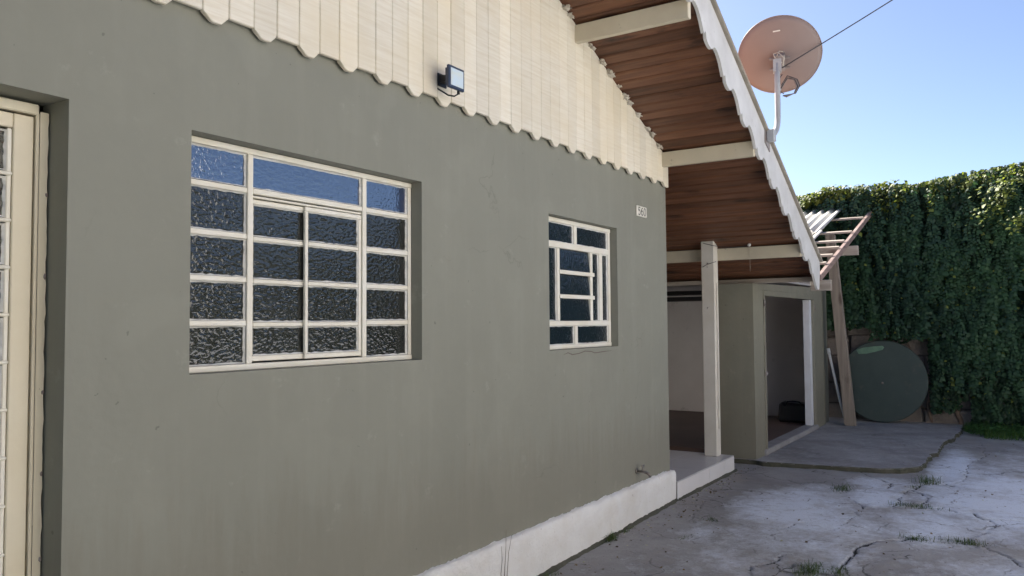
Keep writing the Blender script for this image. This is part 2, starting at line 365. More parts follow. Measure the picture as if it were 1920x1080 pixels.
cracks = [
 [(2.3, -1.14), (2.03, -1.28), (1.92, -1.41), (1.8, -1.51), (1.64, -1.54), (1.51, -1.5)],
 [(0.70, -1.68), (0.79, -1.66), (1.35, -1.68), (1.56, -1.72), (1.43, -1.8), (1.23, -1.86), (1.01, -1.85)],
 [(1.56, -1.73), (1.8, -1.73), (1.95, -1.81), (1.96, -1.94), (1.93, -2.07)],
 [(0.7, -1.68), (0.79, -1.83), (0.91, -2.02), (0.82, -2.12), (0.83, -2.22), (0.7, -2.26), (0.63, -2.34), (0.72, -2.44), (.78, -2.9), (.6, -3.6)],
 [(-2.6, -1.66), (-1.9, -1.6), (-1.37, -1.62), (-1.14, -1.62), (-0.81, -1.62), (-0.64, -1.63), (-0.45, -1.72), (-0.37, -1.76), (-0.34, -1.86), (-0.2, -1.92), (-0.24, -2.02), (-0.21, -2.19), (-0.17, -2.33), (-0.28, -2.4), (-0.37, -2.48), (-0.56, -2.57), (-.7, -3.2)],
 [(-0.40, -0.30), (-0.44, -0.54), (-0.47, -0.68), (-0.49, -0.87), (-0.45, -1.04), (-0.17, -1.17)],
 [(-1.7, -1.30), (-1.6, -1.19), (-1.48, -1.14), (-1.4, -1.1), (-1.33, -1.16), (-1.16, -1.22), (-1.08, -1.25)],
 [(0.84, -1.34), (0.62, -1.44), (0.25, -1.46), (-0.07, -1.43), (-0.26, -1.39)],
 [(-.62, -.42), (-.3, -.33), (.1, -.28), (.5, -.35)],
 [(1.95, -1.95), (2.4, -2.1), (3.2, -2.05), (4.0, -2.2), (5.2, -2.1)],
 [(-.2, -2.2), (.2, -2.35), (.45, -2.42), (.65, -2.36)],
]
cwid = [.006, .007, .008, .008, .0075, .0035, .005, .003, .003, .006, .0035]
xs = np.concatenate([np.arange(-16, -3.6, .2), np.arange(-3.6, 6.9, .0135), np.arange(6.9, 9, .3)])
ys = np.concatenate([np.arange(-13, -3.4, .2), np.arange(-3.4, .06, .0135), np.arange(.1, .9, .1)])
GX, GY = np.meshgrid(xs, ys, indexing='ij')
def vnoise(X, Y, sc, seed, octv=4):
    """cheap value noise on arrays"""
    r = np.random.default_rng(seed); T = r.random((64, 64)); out = 0; amp = 1; tot = 0
    for o in range(octv):
        x = X*sc*2**o+o*13.7; y = Y*sc*2**o+o*7.3
        xi = np.floor(x).astype(int); yi = np.floor(y).astype(int); fx = x-xi; fy = y-yi
        fx = fx*fx*(3-2*fx); fy = fy*fy*(3-2*fy)
        a = T[xi % 64, yi % 64]; b = T[(xi+1) % 64, yi % 64]; c = T[xi % 64, (yi+1) % 64]; d = T[(xi+1) % 64, (yi+1) % 64]
        out = out+amp*((a*(1-fx)+b*fx)*(1-fy)+(c*(1-fx)+d*fx)*fy); tot += amp; amp *= .55
    return out/tot
def ground_z(X, Y):
    return .018*np.minimum(X, 0)+.022*(vnoise(X, Y, 1.3, 3, 3)-.5)*np.clip(-Y*2, 0, 1)
wob = .045
JX = GX+wob*(vnoise(GX, GY, 8, 11, 5)-.5)*2; JY = GY+wob*(vnoise(GX, GY, 8, 12, 5)-.5)*2
crack = np.zeros_like(GX); step = np.zeros_like(GX)
for poly, w in zip(cracks, cwid):
    dm = np.full_like(GX, 9.)
    for (ax, ay), (bx, by) in zip(poly[:-1], poly[1:]):
        L2 = (bx-ax)**2+(by-ay)**2
        t = np.clip(((JX-ax)*(bx-ax)+(JY-ay)*(by-ay))/L2, 0, 1)
        dm = np.minimum(dm, np.hypot(JX-ax-t*(bx-ax), JY-ay-t*(by-ay)))
    w2 = w*(.45+1.2*vnoise(GX, GY, 3.1, 21, 2))
    crack = np.maximum(crack, np.clip(1.5-dm/w2, 0, 1))
# raised plate lower right (its edge is the long crack)
pale = np.zeros_like(GX)
for (px, py, rx, ry, s) in [(.4, -.95, .75, .42, .85), (-.45, -1.25, .9, .5, .62), (1.7, -2.35, 1.5, .5, 1.0), (1.05, -1.50, .35, .22, .95), (.2, -2.0, .7, .3, .72), (-1.2, -1.05, .55, .35, .55),
                            (3.0, -1.95, 1.2, .18, .9), (-.9, -2.5, .5, .5, .5), (-.9, -.55, .4, .2, .35), (1.7, -1.45, .35, .28, .7), (3.4, -2.6, 2, .4, .35)]:
    pale = np.maximum(pale, s*np.clip(1.35-np.hypot((JX-px)/rx, (JY-py)/ry), 0, 1)**.6)
pale = np.clip(pale*.8+.10+(vnoise(GX, GY, 1.7, 31, 5)-.5)*.7, 0, 1)
pale = np.where(GY < -4.2, np.clip(pale+.8, 0, 1), pale)      # unseen open yard made paler to bounce sunlight onto the wall
GZ = ground_z(GX, GY)-.016*crack+.006*(vnoise(GX, GY, 14, 5, 4)-.5)
GZ = GZ-.006*np.clip(1-np.hypot((GX+.9)/.9, (GY+2.4)/.6), 0, 1)
def grid_obj(name, GX, GY, GZ, mat, attrs, keep=None):
    nx, ny = GX.shape
    V = np.stack([GX, GY, GZ], -1).reshape(-1, 3)
    I = np.arange(nx*ny).reshape(nx, ny)
    Fq = np.stack([I[:-1, :-1], I[1:, :-1], I[1:, 1:], I[:-1, 1:]], -1).reshape(-1, 4)
    if keep is not None: Fq = Fq[keep.reshape(-1)]
    me = bpy.data.meshes.new(name); me.vertices.add(len(V)); me.vertices.foreach_set('co', V.ravel())
    me.loops.add(Fq.size); me.loops.foreach_set('vertex_index', Fq.ravel().astype(np.int32))
    me.polygons.add(len(Fq)); me.polygons.foreach_set('loop_start', np.arange(0, Fq.size, 4, dtype=np.int32))
    me.polygons.foreach_set('use_smooth', np.ones(len(Fq), dtype=bool))
    for k, a in attrs.items():
        at = me.attributes.new(k, 'FLOAT', 'POINT'); at.data.foreach_set('value', a.ravel().astype(np.float32))
    me.update(calc_edges=True); me.validate(); me.materials.append(mat)
    o = bpy.data.objects.new(name, me); COL.objects.link(o); WORLD[o] = Vector((0, 0, 0)); return o
dw = struct(grid_obj('driveway', GX, GY, GZ, M['concrete'], {'crack': crack, 'pale': pale}))
dw['label'] = 'cracked concrete driveway with worn whitewash and weeds in its joints'

# raised apron slab in front of the outbuilding
edge = [(2.11, .3), (2.11, -.14), (2.06, -.22), (2.10, -.4), (2.12, -.59), (2.16, -.85), (2.21, -1.12), (2.25, -1.3), (2.33, -1.48), (2.53, -1.66), (2.84, -1.70), (3.3, -1.68), (3.8, -1.74), (4.4, -1.72), (5.06, -1.79), (5.7, -1.84), (6.75, -1.82)]
def densify(P, step=.04, jit=.012):
    out = []
    for a, b in zip(P[:-1], P[1:]):
        n = max(1, int(math.dist(a, b)/step))
        for i in range(n):
            t = i/n; q = Vector((a[0]+(b[0]-a[0])*t, a[1]+(b[1]-a[1])*t, 0))
            jj = jit*(3.5 if q.y < -1.4 else 1)
            out.append((q.x+jj*mnoise.noise(q*7)+jj*.6*mnoise.noise(q*23), q.y+jj*mnoise.noise(q*7+Vector((9, 0, 0)))+jj*.6*mnoise.noise(q*23+Vector((9, 0, 0)))))
    out.append(P[-1]); return out
ap = densify(edge); apoly = ap+[(6.75, .3)]
bm = bmesh.new(); top = [bm.verts.new((x, y, .05)) for x, y in apoly]; low = [bm.verts.new((x+.004, y-.004, -.12)) for x, y in apoly]
bm.faces.new(top)
for i in range(len(apoly)): j = (i+1) % len(apoly); bm.faces.new((top[i], low[i], low[j], top[j]))
bmesh.ops.bevel(bm, geom=[e for e in bm.edges if abs(e.verts[0].co.z-.05) < 1e-4 and abs(e.verts[1].co.z-.05) < 1e-4], offset=.008, segments=2, affect='EDGES')
apr = struct(bm_obj('concrete_apron', bm, M['apron']))
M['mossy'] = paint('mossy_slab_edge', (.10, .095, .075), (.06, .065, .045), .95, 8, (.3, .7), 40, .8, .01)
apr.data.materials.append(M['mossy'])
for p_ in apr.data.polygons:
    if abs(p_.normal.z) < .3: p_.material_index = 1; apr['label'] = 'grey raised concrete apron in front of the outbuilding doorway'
for k, val in (('pale', .28), ('crack', 0.)):
    at = apr.data.attributes.new(k, 'FLOAT', 'POINT'); at.data.foreach_set('value', np.full(len(apr.data.vertices), val, dtype=np.float32))

# ------------------------------------------------------------------ house
SL = .405
def sof(x): return 2.973-SL*x if x > -3.9 else 2.973+SL*3.9-SL*(-3.9-x)
def bo(x): return -.85+.027*x                        # face of the barge board
def oh(x): return -.826+.027*x                      # outer line of the gable overhang
house = empty('house', (-4, 0, 0), 'olive grey house with cream gable boards and varnished wooden eaves', 'house')
XL, YB = -8.0, 8.0
openings = [(-6.12, -5.20, -.1, 2.308), (-4.737, -3.364, 1.364, 2.298), (-2.045, -1.0, 1.368, 2.28)]
xc = sorted({XL, -.02+.02}|{o[0] for o in openings}|{o[1] for o in openings}); zc = sorted({-.25, 2.86}|{o[2] for o in openings}|{o[3] for o in openings})
V = []; Fs = []
def quad(*q): b = len(V); V.extend(q); Fs.append((b, b+1, b+2, b+3))
TH = .17
for x0, x1 in zip(xc[:-1], xc[1:]):
    for z0, z1 in zip(zc[:-1], zc[1:]):
        if any(o[0] <= x0 and x1 <= o[1] and o[2] <= z0 and z1 <= o[3] for o in openings): continue
        quad((x0, 0, z0), (x1, 0, z0), (x1, 0, z1), (x0, 0, z1)); quad((x0, TH, z0), (x0, TH, z1), (x1, TH, z1), (x1, TH, z0))
for a, b, c, d in openings:
    quad((a, 0, c), (a, 0, d), (a, TH, d), (a, TH, c)); quad((b, 0, c), (b, TH, c), (b, TH, d), (b, 0, d))
    quad((a, 0, d), (b, 0, d), (b, TH, d), (a, TH, d)); quad((a, 0, c), (a, TH, c), (b, TH, c), (b, 0, c))
quad((0, 0, -.25), (0, YB, -.25), (0, YB, 2.86), (0, 0, 2.86)); quad((XL, 0, -.25), (XL, 0, 2.86), (XL, YB, 2.86), (XL, YB, -.25))
quad((XL, YB, -.25), (XL, YB, 2.86), (0, YB, 2.86), (0, YB, -.25)); quad((-.15, TH, -.25), (-.15, TH, 2.86), (-.15, YB, 2.86), (-.15, YB, -.25))
b0 = len(V)                                                            # gable triangles front and back
for yy in (.02, YB-.02):
    b = len(V); V.extend([(XL, yy, 2.80), (-.03, yy, 2.80), (-.03, yy, sof(-.03)+.04), (-3.9, yy, sof(-3.9)+.04), (XL, yy, sof(XL)+.04)]); Fs.append((b, b+1, b+2, b+3, b+4))
wall = obj('wall', V, Fs, M['wall'], house); wall['label'] = 'smooth olive grey painted wall'
# interior: floor, ceiling and partition so that the rooms are closed and dark
box('room_floor', M['redfloor'], house, XL+.05, -.2, TH+.02, YB-.1, .10, .16)
box('room_ceiling', M['inner'], house, XL+.05, -.2, TH+.02, YB-.1, 2.60, 2.66)
box('partition', M['inner'], house, XL+.05, -.2, 3.2, 3.3, .17, 2.59)
box('partition', M['inner'], house, -2.55, -2.45, TH+.03, 3.19, .17, 2.59)

# plinth with a ragged upper edge
nx_ = 420; px = np.linspace(XL, .035, nx_); rows = [-.3, 0.0, .12, .21, .245, .27]
V = []; Fs = []
for i, x in enumerate(px):
    rag = .010*mnoise.noise(Vector((x*9, 0, 0)))+.008*mnoise.noise(Vector((x*37, 3, 0)))
    if x > -.12: rag -= .012*(x+.12)/.155
    for j, z in enumerate(rows):
        bulge = .006*mnoise.noise(Vector((x*6, z*6, 1)))+.005*mnoise.noise(Vector((x*21, z*21, 4)))
        zz = z+(rag if j == 5 else rag*.7 if j == 4 else 0)
        V.append((x, -.042-bulge+(.010 if j == 5 else 0), zz))
    V.append((x, .012, .272+rag*1.1))
k = len(rows)+1
for i in range(nx_-1):
    for j in range(k-1): Fs.append((i*k+j, (i+1)*k+j, (i+1)*k+j+1, i*k+j+1))
e = (nx_-1)*k; bidx = len(V); V.append((.035, .03, -.3)); V.append((.035, .03, .262))
Fs.append(tuple([e+j for j in range(k)]+[bidx+1, bidx]))
pl = obj('plinth', V, Fs, M['plinth'], house, True); pl['label'] = 'rough whitewashed plinth band'

# gable boards: pairs of a straight board and a toothed board
bw = .1205; nb_ = 66; xr = -.02
for i in range(nb_):
    x1 = xr-i*bw-.0012; x0 = xr-(i+1)*bw+.0012
    if i == 0: x1 = xr
    if x0 < XL+.05: break
    zb = 2.764+random.uniform(-.0015, .0015); zt0, zt1 = sof(x0)-.004, sof(x1)-.004
    if i % 2 == 0:
        tip = zb-.034
        bot = [(x0, zb), (x0+.004, zb-.004), (x0+.038, tip+.003), (x0+.046, tip), (x1-(.0 if i == 0 else .034), tip), (x1, zb if i else tip)]
        if i == 0: bot = bot[:4]+[(x1, tip)]
    else:
        bot = [(x0, zb), (x1, zb)]
    yo = -.038+random.uniform(-.0012, .0012)
    prism('gable_board', bot+[(x1, zt1), (x0, zt0)], 'y', yo, -.016, M['boards'], house, .0035)

# windows ------------------------------------------------------------------
def bar(x0, x1, z0, z1, parent, y0, y1, mat='steel', name='bar'):
    return box(name, M[mat], parent, x0, x1, y0, y1, z0, z1, .0025)
def pane(x0, x1, z0, z1, parent, y, mat, putty=True):
    o = obj('pane', boxv(x0, x1, y, y+.004, z0, z1), BOXF, M[mat], parent)
    if putty:
        # knife-applied putty fillet: uneven ribbon round the pane
        V = []; Fs = []; N = 14
        sides = [((x0, z0), (x1, z0), (0, 1)), ((x1, z0), (x1, z1), (-1, 0)), ((x1, z1), (x0, z1), (0, -1)), ((x0, z1), (x0, z0), (1, 0))]
        sd = random.random()*99
        for (ax, az), (bx, bz), (nx, nz) in sides:
            base = len(V)
            for i in range(N+1):
                t = i/N; xx = ax+(bx-ax)*t; zz = az+(bz-az)*t
                w = .0055+.0045*mnoise.noise(Vector((xx*45, zz*45, sd)))
                V.append((xx, y-.009, zz)); V.append((xx+nx*w, y-.0006, zz+nz*w))
            for i in range(N): Fs.append((base+2*i, base+2*i+2, base+2*i+3, base+2*i+1))
        obj('putty', V, Fs, M['putty'], parent)
    return o
# large window
a, b, c, d = openings[1]; wy = .072
W = empty('window', ((a+b)/2, wy, c), parent=house); W['label'] = 'large cream steel window with sliding centre sashes'
fy0, fy1 = wy-.004, wy+.03
bar(a, b, d-.028, d-.003, W, fy0, fy1, name='frame'); bar(a, b, c+.001, c+.026, W, fy0, fy1, name='frame')
bar(a+.001, a+.024, c+.027, d-.029, W, fy0, fy1, name='frame'); bar(b-.030, b-.004, c+.027, d-.029, W, fy0, fy1, name='frame')
zr = [1.391, 1.559, 1.739, 1.921, 2.115]                  # row bars (centres)
xm = [-4.407, -3.722]                                     # mullions
for xx in xm: bar(xx-.014, xx+.014, c+.027, d-.029, W, fy0-.002, fy1-.003)
for zz in zr[1:]:
    bar(a+.025, xm[0]-.015, zz-.011, zz+.011, W, fy0+.001, fy1-.004); bar(xm[1]+.015, b-.031, zz-.011, zz+.011, W, fy0+.001, fy1-.004)
bar(xm[0]+.015, xm[1]-.015, zr[4]-.011, zr[4]+.013, W, fy0, fy1-.004)
bar(xm[0]+.015, xm[1]-.015, zr[4]-.026, zr[4]-.017, W, fy0+.006, fy1-.004)
edges_z = [c+.027]+[0]*0
def rows_z(): return [(c+.028, zr[1]-.012), (zr[1]+.012, zr[2]-.012), (zr[2]+.012, zr[3]-.012), (zr[3]+.012, zr[4]-.012), (zr[4]+.014, d-.030)]
for i, (z0, z1) in enumerate(rows_z()):
    g_ = 'glass_top' if i == 4 else 'glass'
    pane(a+.026, xm[0]-.016, z0, z1, W, wy+.012, g_); pane(xm[1]+.016, b-.032, z0, z1, W, wy+.012, g_)
pane(xm[0]+.016, xm[1]-.016, zr[4]+.015, d-.030, W, wy+.012, 'glass_top')
# two sliding sashes, the right one in the outer track
for (x0, x1, yo) in ((xm[0]+.017, -4.062, .020), (-4.098, xm[1]-.017, .004)):
    z0, z1 = c+.034, zr[4]-.030; ys0, ys1 = wy+yo-.003, wy+yo+.012
    sash = 'sash_bar'
    bar(x0, x1, z1-.020, z1, W, ys0, ys1, name=sash); bar(x0, x1, z0, z0+.022, W, ys0, ys1, name=sash)
    bar(x0+.0, x0+.018, z0+.023, z1-.021, W, ys0, ys1, name=sash); bar(x1-.018, x1, z0+.023, z1-.021, W, ys0, ys1, name=sash)
    hz = [z0+.022]+[zz for zz in (1.553, 1.737, 1.918)]+[z1-.020]
    for zz in hz[1:-1]: bar(x0+.019, x1-.019, zz-.009, zz+.009, W, ys0+.001, ys1-.002, name=sash)
    for q, (p0, p1) in enumerate(zip(hz[:-1], hz[1:])):
        pane(x0+.019, x1-.019, p0+(.010 if q else .001), p1-(.010 if q < 3 else .001), W, wy+yo+.006, 'glass')
# something orange lies on the inner sill, seen dimly through the lowest panes
# small window
a, b, c, d = openings[2]; wy = .060
S = empty('window', ((a+b)/2, wy, c), parent=house); S['label'] = 'small cream steel bathroom window with pivoting centre sash'
fy0, fy1 = wy-.004, wy+.028
bar(a, b, d-.034, d-.004, S, fy0, fy1, name='frame'); bar(a, b, c+.001, c+.030, S, fy0, fy1, name='frame')
bar(a+.001, a+.026, c+.031, d-.035, S, fy0, fy1, name='frame'); bar(b-.044, b-.008, c+.031, d-.035, S, fy0, fy1, name='frame')
zt, zb_ = 2.091, 1.547
bar(a+.027, b-.045, zt-.021, zt+.021, S, fy0-.002, fy1-.003); bar(a+.027, b-.045, zb_-.017, zb_+.017, S, fy0-.002, fy1-.003)
xv = -1.569
bar(xv-.022, xv+.022, zt+.022, d-.035, S, fy0, fy1-.004); bar(xv-.022, xv+.022, c+.031, zb_-.018, S, fy0, fy1-.004)
for x0, x1 in ((-1.836, -1.799), (-1.342, -1.303), (-1.196, -1.142)):
    bar(x0, x1, zb_+.018, zt-.022, S, fy0+.001, fy1-.005)
for zz in (1.735, 1.905): bar(-1.812, -1.29, zz-.014, zz+.014, S, fy0-.008, fy0+.008, name='sash_bar')
for (x0, x1, z0, z1, g_) in [(a+.027, xv-.023, zt+.022, d-.035, 0), (xv+.023, b-.045, zt+.022, d-.035, 0), (a+.027, xv-.023, c+.031, zb_-.018, 0), (xv+.023, b-.045, c+.031, zb_-.018, 0),
                             (a+.027, -1.837, zb_+.018, zt-.022, 0), (-1.302, -1.197, zb_+.018, zt-.022, 0), (-1.141, b-.045, zb_+.018, zt-.022, 0)]:
    pane(x0, x1, z0, z1, S, wy+.012, 'glass_small')
for z0, z1 in ((zb_+.018, 1.720), (1.750, 1.890), (1.920, zt-.022)):      # louvre panes of the pivoting sash, slightly open
    x0, x1 = -1.798, -1.343; t = .004
    hexa('pane', [(x0, wy+.004-t, z0+.002), (x1, wy+.004-t, z0+.002), (x1, wy+.009-t, z0+.002), (x0, wy+.009-t, z0+.002), (x0, wy+.016, z1), (x1, wy+.016, z1), (x1, wy+.021, z1), (x0, wy+.021, z1)], M['glass_small'], S)
# crack in the plaster under the small window
cp = [(-1.86, 1.335), (-1.80, 1.345), (-1.74, 1.330), (-1.64, 1.335), (-1.55, 1.348), (-1.45, 1.342), (-1.40, 1.330), (-1.25, 1.335), (-1.12, 1.338)]
V = []; Fs = []
for i, (x, z) in enumerate(cp): w = .0032 if 0 < i < len(cp)-1 else .0008; V += [(x, -.0012, z-w), (x, -.0012, z+w)]
for i in range(len(cp)-1): Fs.append((2*i, 2*i+2, 2*i+3, 2*i+1))
obj('plaster_crack', V, Fs, M['grout'], house)

# front door: only its latch-side stile is in view
a, b, c, d = openings[0]; dy = .118
D = empty('door', ((a+b)/2, dy, 0), parent=house); D['label'] = 'cream steel front door with a ladder of hammered glass panes'
V = []; Fs = []
def ragged_strip(x_in, x_out, z0, z1, y, parent):
    """painted frame face with a ragged paint line against the plaster"""
    N = 90; V = []; Fs = []
    for i in range(N+1):
        z = z0+(z1-z0)*i/N; w = .004*mnoise.noise(Vector((z*14, 2, 0)))+.003*mnoise.noise(Vector((z*47, 5, 0)))
        V += [(x_in, y, z), (x_out+w, y, z), (x_out+w, y+.02, z)]
    for i in range(N): Fs += [(3*i, 3*i+1, 3*i+4, 3*i+3), (3*i+1, 3*i+2, 3*i+5, 3*i+4)]
    return obj('frame', V, Fs, M['door_steel'], parent)
ragged_strip(-5.233, -5.206, .0, 2.275, dy, D)
box('frame', M['door_steel'], D, -5.245, -5.2335, dy+.001, dy+.04, .0, 2.27, .002)
box('frame', M['door_steel'], D, a, -5.236, dy-.001, dy+.03, 2.262, 2.298, .004)
box('stile', M['door_steel'], D, -5.313, -5.250, dy+.006, dy+.04, .02, 2.255, .003)
box('rail', M['door_steel'], D, a+.05, -5.314, dy+.007, dy+.04, 2.206, 2.2545, .003)
box('stile', M['door_steel'], D, a+.02, a+.085, dy+.006, dy+.04, .02, 2.255, .003)
zz = 2.205
k = 0
while zz > .35:
    z1 = zz-.008; z0 = zz-.148
    box('bar', M['steel'], D, a+.086, -5.314, dy+.004, dy+.03, z0-.010, z0+.003, .004)
    pane(a+.09, -5.331, z0+.006, z1, D, dy+.022, 'glass_door')
    zz -= .1545
box('glazing_bead', M['steel'], D, -5.330, -5.3145, dy+.012, dy+.034, .30, 2.204, .003)
box('bottom_panel', M['door_steel'], D, a+.086, -5.314, dy+.015, dy+.04, .02, .30, .003)
for zz in (1.995, 1.72, 1.33, 1.06, .78): blob('rust_spot', (-5.2085, dy+.001, zz), .007, M['rust'], D, 1, .5, (.8, .5, 1.5), zz)

# roof ---------------------------------------------------------------------
XE = 2.352
def slab(name, mat, parent, x0, x1, lo, hi, yo, y1, bevel=0):
    return hexa(name, [(x0, yo(x0), sof(x0)+lo), (x1, yo(x1), sof(x1)+lo), (x1, y1, sof(x1)+lo), (x0, y1, sof(x0)+lo),
                       (x0, yo(x0), sof(x0)+hi), (x1, yo(x1), sof(x1)+hi), (x1, y1, sof(x1)+hi), (x0, y1, sof(x0)+hi)], mat, parent, bevel)
roof = slab('roof', M['underlay'], house, -3.9, XE, .03, .16, lambda x: oh(x)+.05, YB+.4)
roof['label'] = 'clay tiled gable roof with varnished pine soffit'
WR = roof
slab('roof_slope', M['underlay'], roof, -10.2, -3.9005, .03, .16, lambda x: oh(-x-7.8)+.05, YB+.4)
# clay tile courses on the sunny side (corrugated section running down the slope)
for side in (0, 1):
    V = []; Fs = []; N = 240; yy = np.linspace(-.78, YB+.4, N)
    for y in yy:
        h = .165+.035*abs(math.sin(y*math.pi/.2))
        xa, xb = (-3.9, XE+.03) if side == 0 else (-10.23, -3.9)
        V += [(xa, y, sof(xa)+h), (xb, y, sof(xb)+h)]
    for i in range(N-1): Fs.append((2*i, 2*i+1, 2*i+3, 2*i+2))
    obj('tile_courses', V, Fs, M['tile'], roof, True)
sw = .0975; x = -4.0+.12; i = 0
while x < XE-.01:
    x0, x1 = x+.003, min(x+sw-.003, XE); z_j = random.uniform(-.002, .002)
    yb = 2.9 if x0 > .02 else .018
    ya = lambda q: oh(q)+.002
    lo, hi = z_j, .018+z_j
    v8 = [(x0, ya(x0), sof(x0)+lo), (x1, ya(x1), sof(x1)+lo), (x1, yb, sof(x1)+lo), (x0, yb, sof(x0)+lo), (x0, ya(x0), sof(x0)+hi), (x1, ya(x1), sof(x1)+hi), (x1, yb, sof(x1)+hi), (x0, yb, sof(x0)+hi)]
    hexa('soffit_plank', v8, M['soffit'], roof, .012); x += sw; i += 1
# purlins
def purlin(x0, yb, h=.125, w=.05, ztop=None):
    zt = (sof(x0+w) if ztop is None else ztop)-.003; ye = oh(x0)+.002
    return box('purlin', M['cream_beam'], roof, x0, x0+w, ye, yb, zt-h, zt, .004)
purlin(-3.3, -.03); purlin(-1.72, -.03); purlin(-.165, -.03); purlin(1.565, 2.8, .125)
# wall plate at the low eave, weathered
box('wall_plate', M['white_wood'], roof, 2.255, 2.335, -.76, 2.8, 1.972, 2.022, .006)
# barge board with ogee teeth
def barge(side):
    T0, T1 = -3.9, 2.386
    per = .433; ph = -1.481
    prof = [(0, -.004), (.03, .006), (.085, .036), (.10, .030), (.115, -.006), (.18, -.013), (.26, -.012), (.34, -.003), (.40, .010), (.45, .028), (.50, .052), (.55, .068), (.62, .076), (.70, .076), (.78, .068), (.85, .052), (.91, .030), (.96, .010), (.995, -.003)]
    pts = []
    k0 = int(math.floor((T0-ph)/per))
    for kk in range(k0, 12):
        for s_, dd in prof:
            x = ph+(kk+s_)*per
            if T0 <= x <= 1.975: pts.append((x, 2.868-.42*x+dd))
    pts += [(1.99, 2.034), (2.038, 2.050), (2.045, 2.024), (2.09, 1.985), (2.15, 1.943), (2.20, 1.905), (2.241, 1.886), (2.29, 1.882), (2.327, 1.889), (2.345, 1.94), (2.357, 2.0), (2.386, 2.08)]
    topf = lambda x: 3.195-.4237*x
    V = []; Fs = []; m = len(pts)
    mx = (lambda x: x) if side == 0 else (lambda x: -7.8-x)
    for (x, z) in pts:
        zt = topf(x); z = min(z, zt-.02)
        y = bo(x)
        V += [(mx(x), y, z), (mx(x), y, zt), (mx(x), y+.022, z), (mx(x), y+.022, zt)]
    for i in range(m-1):
        p, q = 4*i, 4*i+4
        Fs += [(p, q, q+1, p+1), (p+2, p+3, q+3, q+2), (p, p+2, q+2, q), (p+1, q+1, q+3, p+3)]
    Fs += [(0, 1, 3, 2), (4*m-4, 4*m-2, 4*m-1, 4*m-3)]
    o = obj('barge_board', V, Fs, M['barge'], roof)
    # verge strip on top
    x0, x1 = T0, T1+.02
    f = mx
    def vz(x, lo): return topf(x)+lo
    hexa('verge_strip', [(f(x0), bo(x0)-.030, vz(x0, .004)), (f(x1), bo(x1)-.030, vz(x1, .004)), (f(x1), bo(x1)+.16, vz(x1, .004)), (f(x0), bo(x0)+.16, vz(x0, .004)),
                         (f(x0), bo(x0)-.030, vz(x0, .030)), (f(x1), bo(x1)-.030, vz(x1, .030)), (f(x1), bo(x1)+.16, vz(x1, .030)), (f(x0), bo(x0)+.16, vz(x0, .030))], M['verge'], roof, .006)
barge(0); barge(1)
# foam dabs along the rake
for i, x in enumerate([-1.86, -1.79, -1.47, -1.30, -1.17, -1.02, -.90, -.82, -.66, -.48, -.40, -.23]):
    r = .022+.014*random.random()
    blob('foam_dab', (x, -.040-.01*random.random(), sof(x)-.006), r*.9, M['foam'], roof, 3, .9, (random.uniform(.9, 1.7), .8, random.uniform(.5, .9)), i*1.7)

# porch ---------------------------------------------------------------------
PZ = .165; py0 = -.055; PX0, PX1 = .04, 1.62
porch = box('porch', M['grout'], house, PX0+.012, PX1-.012, py0+.012, 2.8, -.15, PZ-.009); porch['label'] = 'tiled porch step'
tx = [PX0, .86, 1.30, PX1]; 
for x0, x1 in zip(tx[:-1], tx[1:]):
    box('riser_tile', M['riser_tile'], porch, x0+.003, x1-.003, py0, py0+.0115, -.01+.004, PZ-.011, .0015)
fx = [PX0, .60, 1.12, PX1]; fyy = [py0, .40, .88, 1.36, 1.84, 2.32, 2.8]
for x0, x1 in zip(fx[:-1], fx[1:]):
    for y0, y1 in zip(fyy[:-1], fyy[1:]):
        box('floor_tile', M['floor_tile'], porch, x0+.0012, x1-.0012, y0+.0012, y1-.0012, PZ-.0088, PZ+.001, .001)
box('end_tile', M['riser_tile'], porch, PX1-.0118, PX1, py0+.013, 2.8, -.01, PZ-.011, .0015)
# post with chipped paint
post = hexa('porch_post', [(1.44, .062, PZ+.002), (1.56, .062, PZ+.002), (1.56, .20, PZ+.002), (1.44, .20, PZ+.002), (1.437, .058, 2.392), (1.557, .058, 2.345), (1.557, .198, 2.345), (1.437, .198, 2.392)], M['post'], house, .008)
post['label'] = 'white painted wooden porch post with paint peeling at its foot'
hexa('edge_batten', [(1.475, .046, .45), (1.50, .046, .45), (1.50, .0605, .45), (1.475, .0605, .45), (1.475, .044, 1.95), (1.50, .044, 1.95), (1.50, .0605, 1.95), (1.475, .0605, 1.95)], M['post'], post, .002)
tube('hook', [(1.436, .12, 2.15), (1.40, .12, 2.16), (1.395, .12, 2.13), (1.40, .12, 2.11)], .004, M['rust'], post, 6)
tube('hook', [(1.436, .13, 1.70), (1.415, .13, 1.70), (1.41, .13, 1.685)], .004, M['rust'], post, 6)
# wire between post and porcelain insulator on the purlin
wr = empty('clothes_wire', (1.5, 0, 2.3), 'dark sagging wire from the porch post to a white insulator', 'wire')
tube('strand', [(1.43, .17, 2.37), (1.43, .07, 2.34), (1.46, .0, 2.325), (1.50, -.12, 2.315), (1.54, -.22, 2.325), (1.555, -.27, 2.335)], .0035, M['wire'], wr, 6)
tube('strand', [(1.43, .18, 2.12), (1.425, .13, 2.145), (1.435, .06, 2.165), (1.48, .052, 2.175)], .003, M['wire'], wr, 6)
blob('insulator', (1.548, -.275, 2.335), .019, M['porcelain'], wr, 2, .1)
tube('pull_cord', [(1.55, -.28, 2.325), (1.551, -.28, 2.06)], .0018, M['pale_wire'], wr, 5)
tube('strand', [(1.55, -.275, 2.35), (1.56, -.25, 2.40)], .0025, M['wire'], wr, 5)

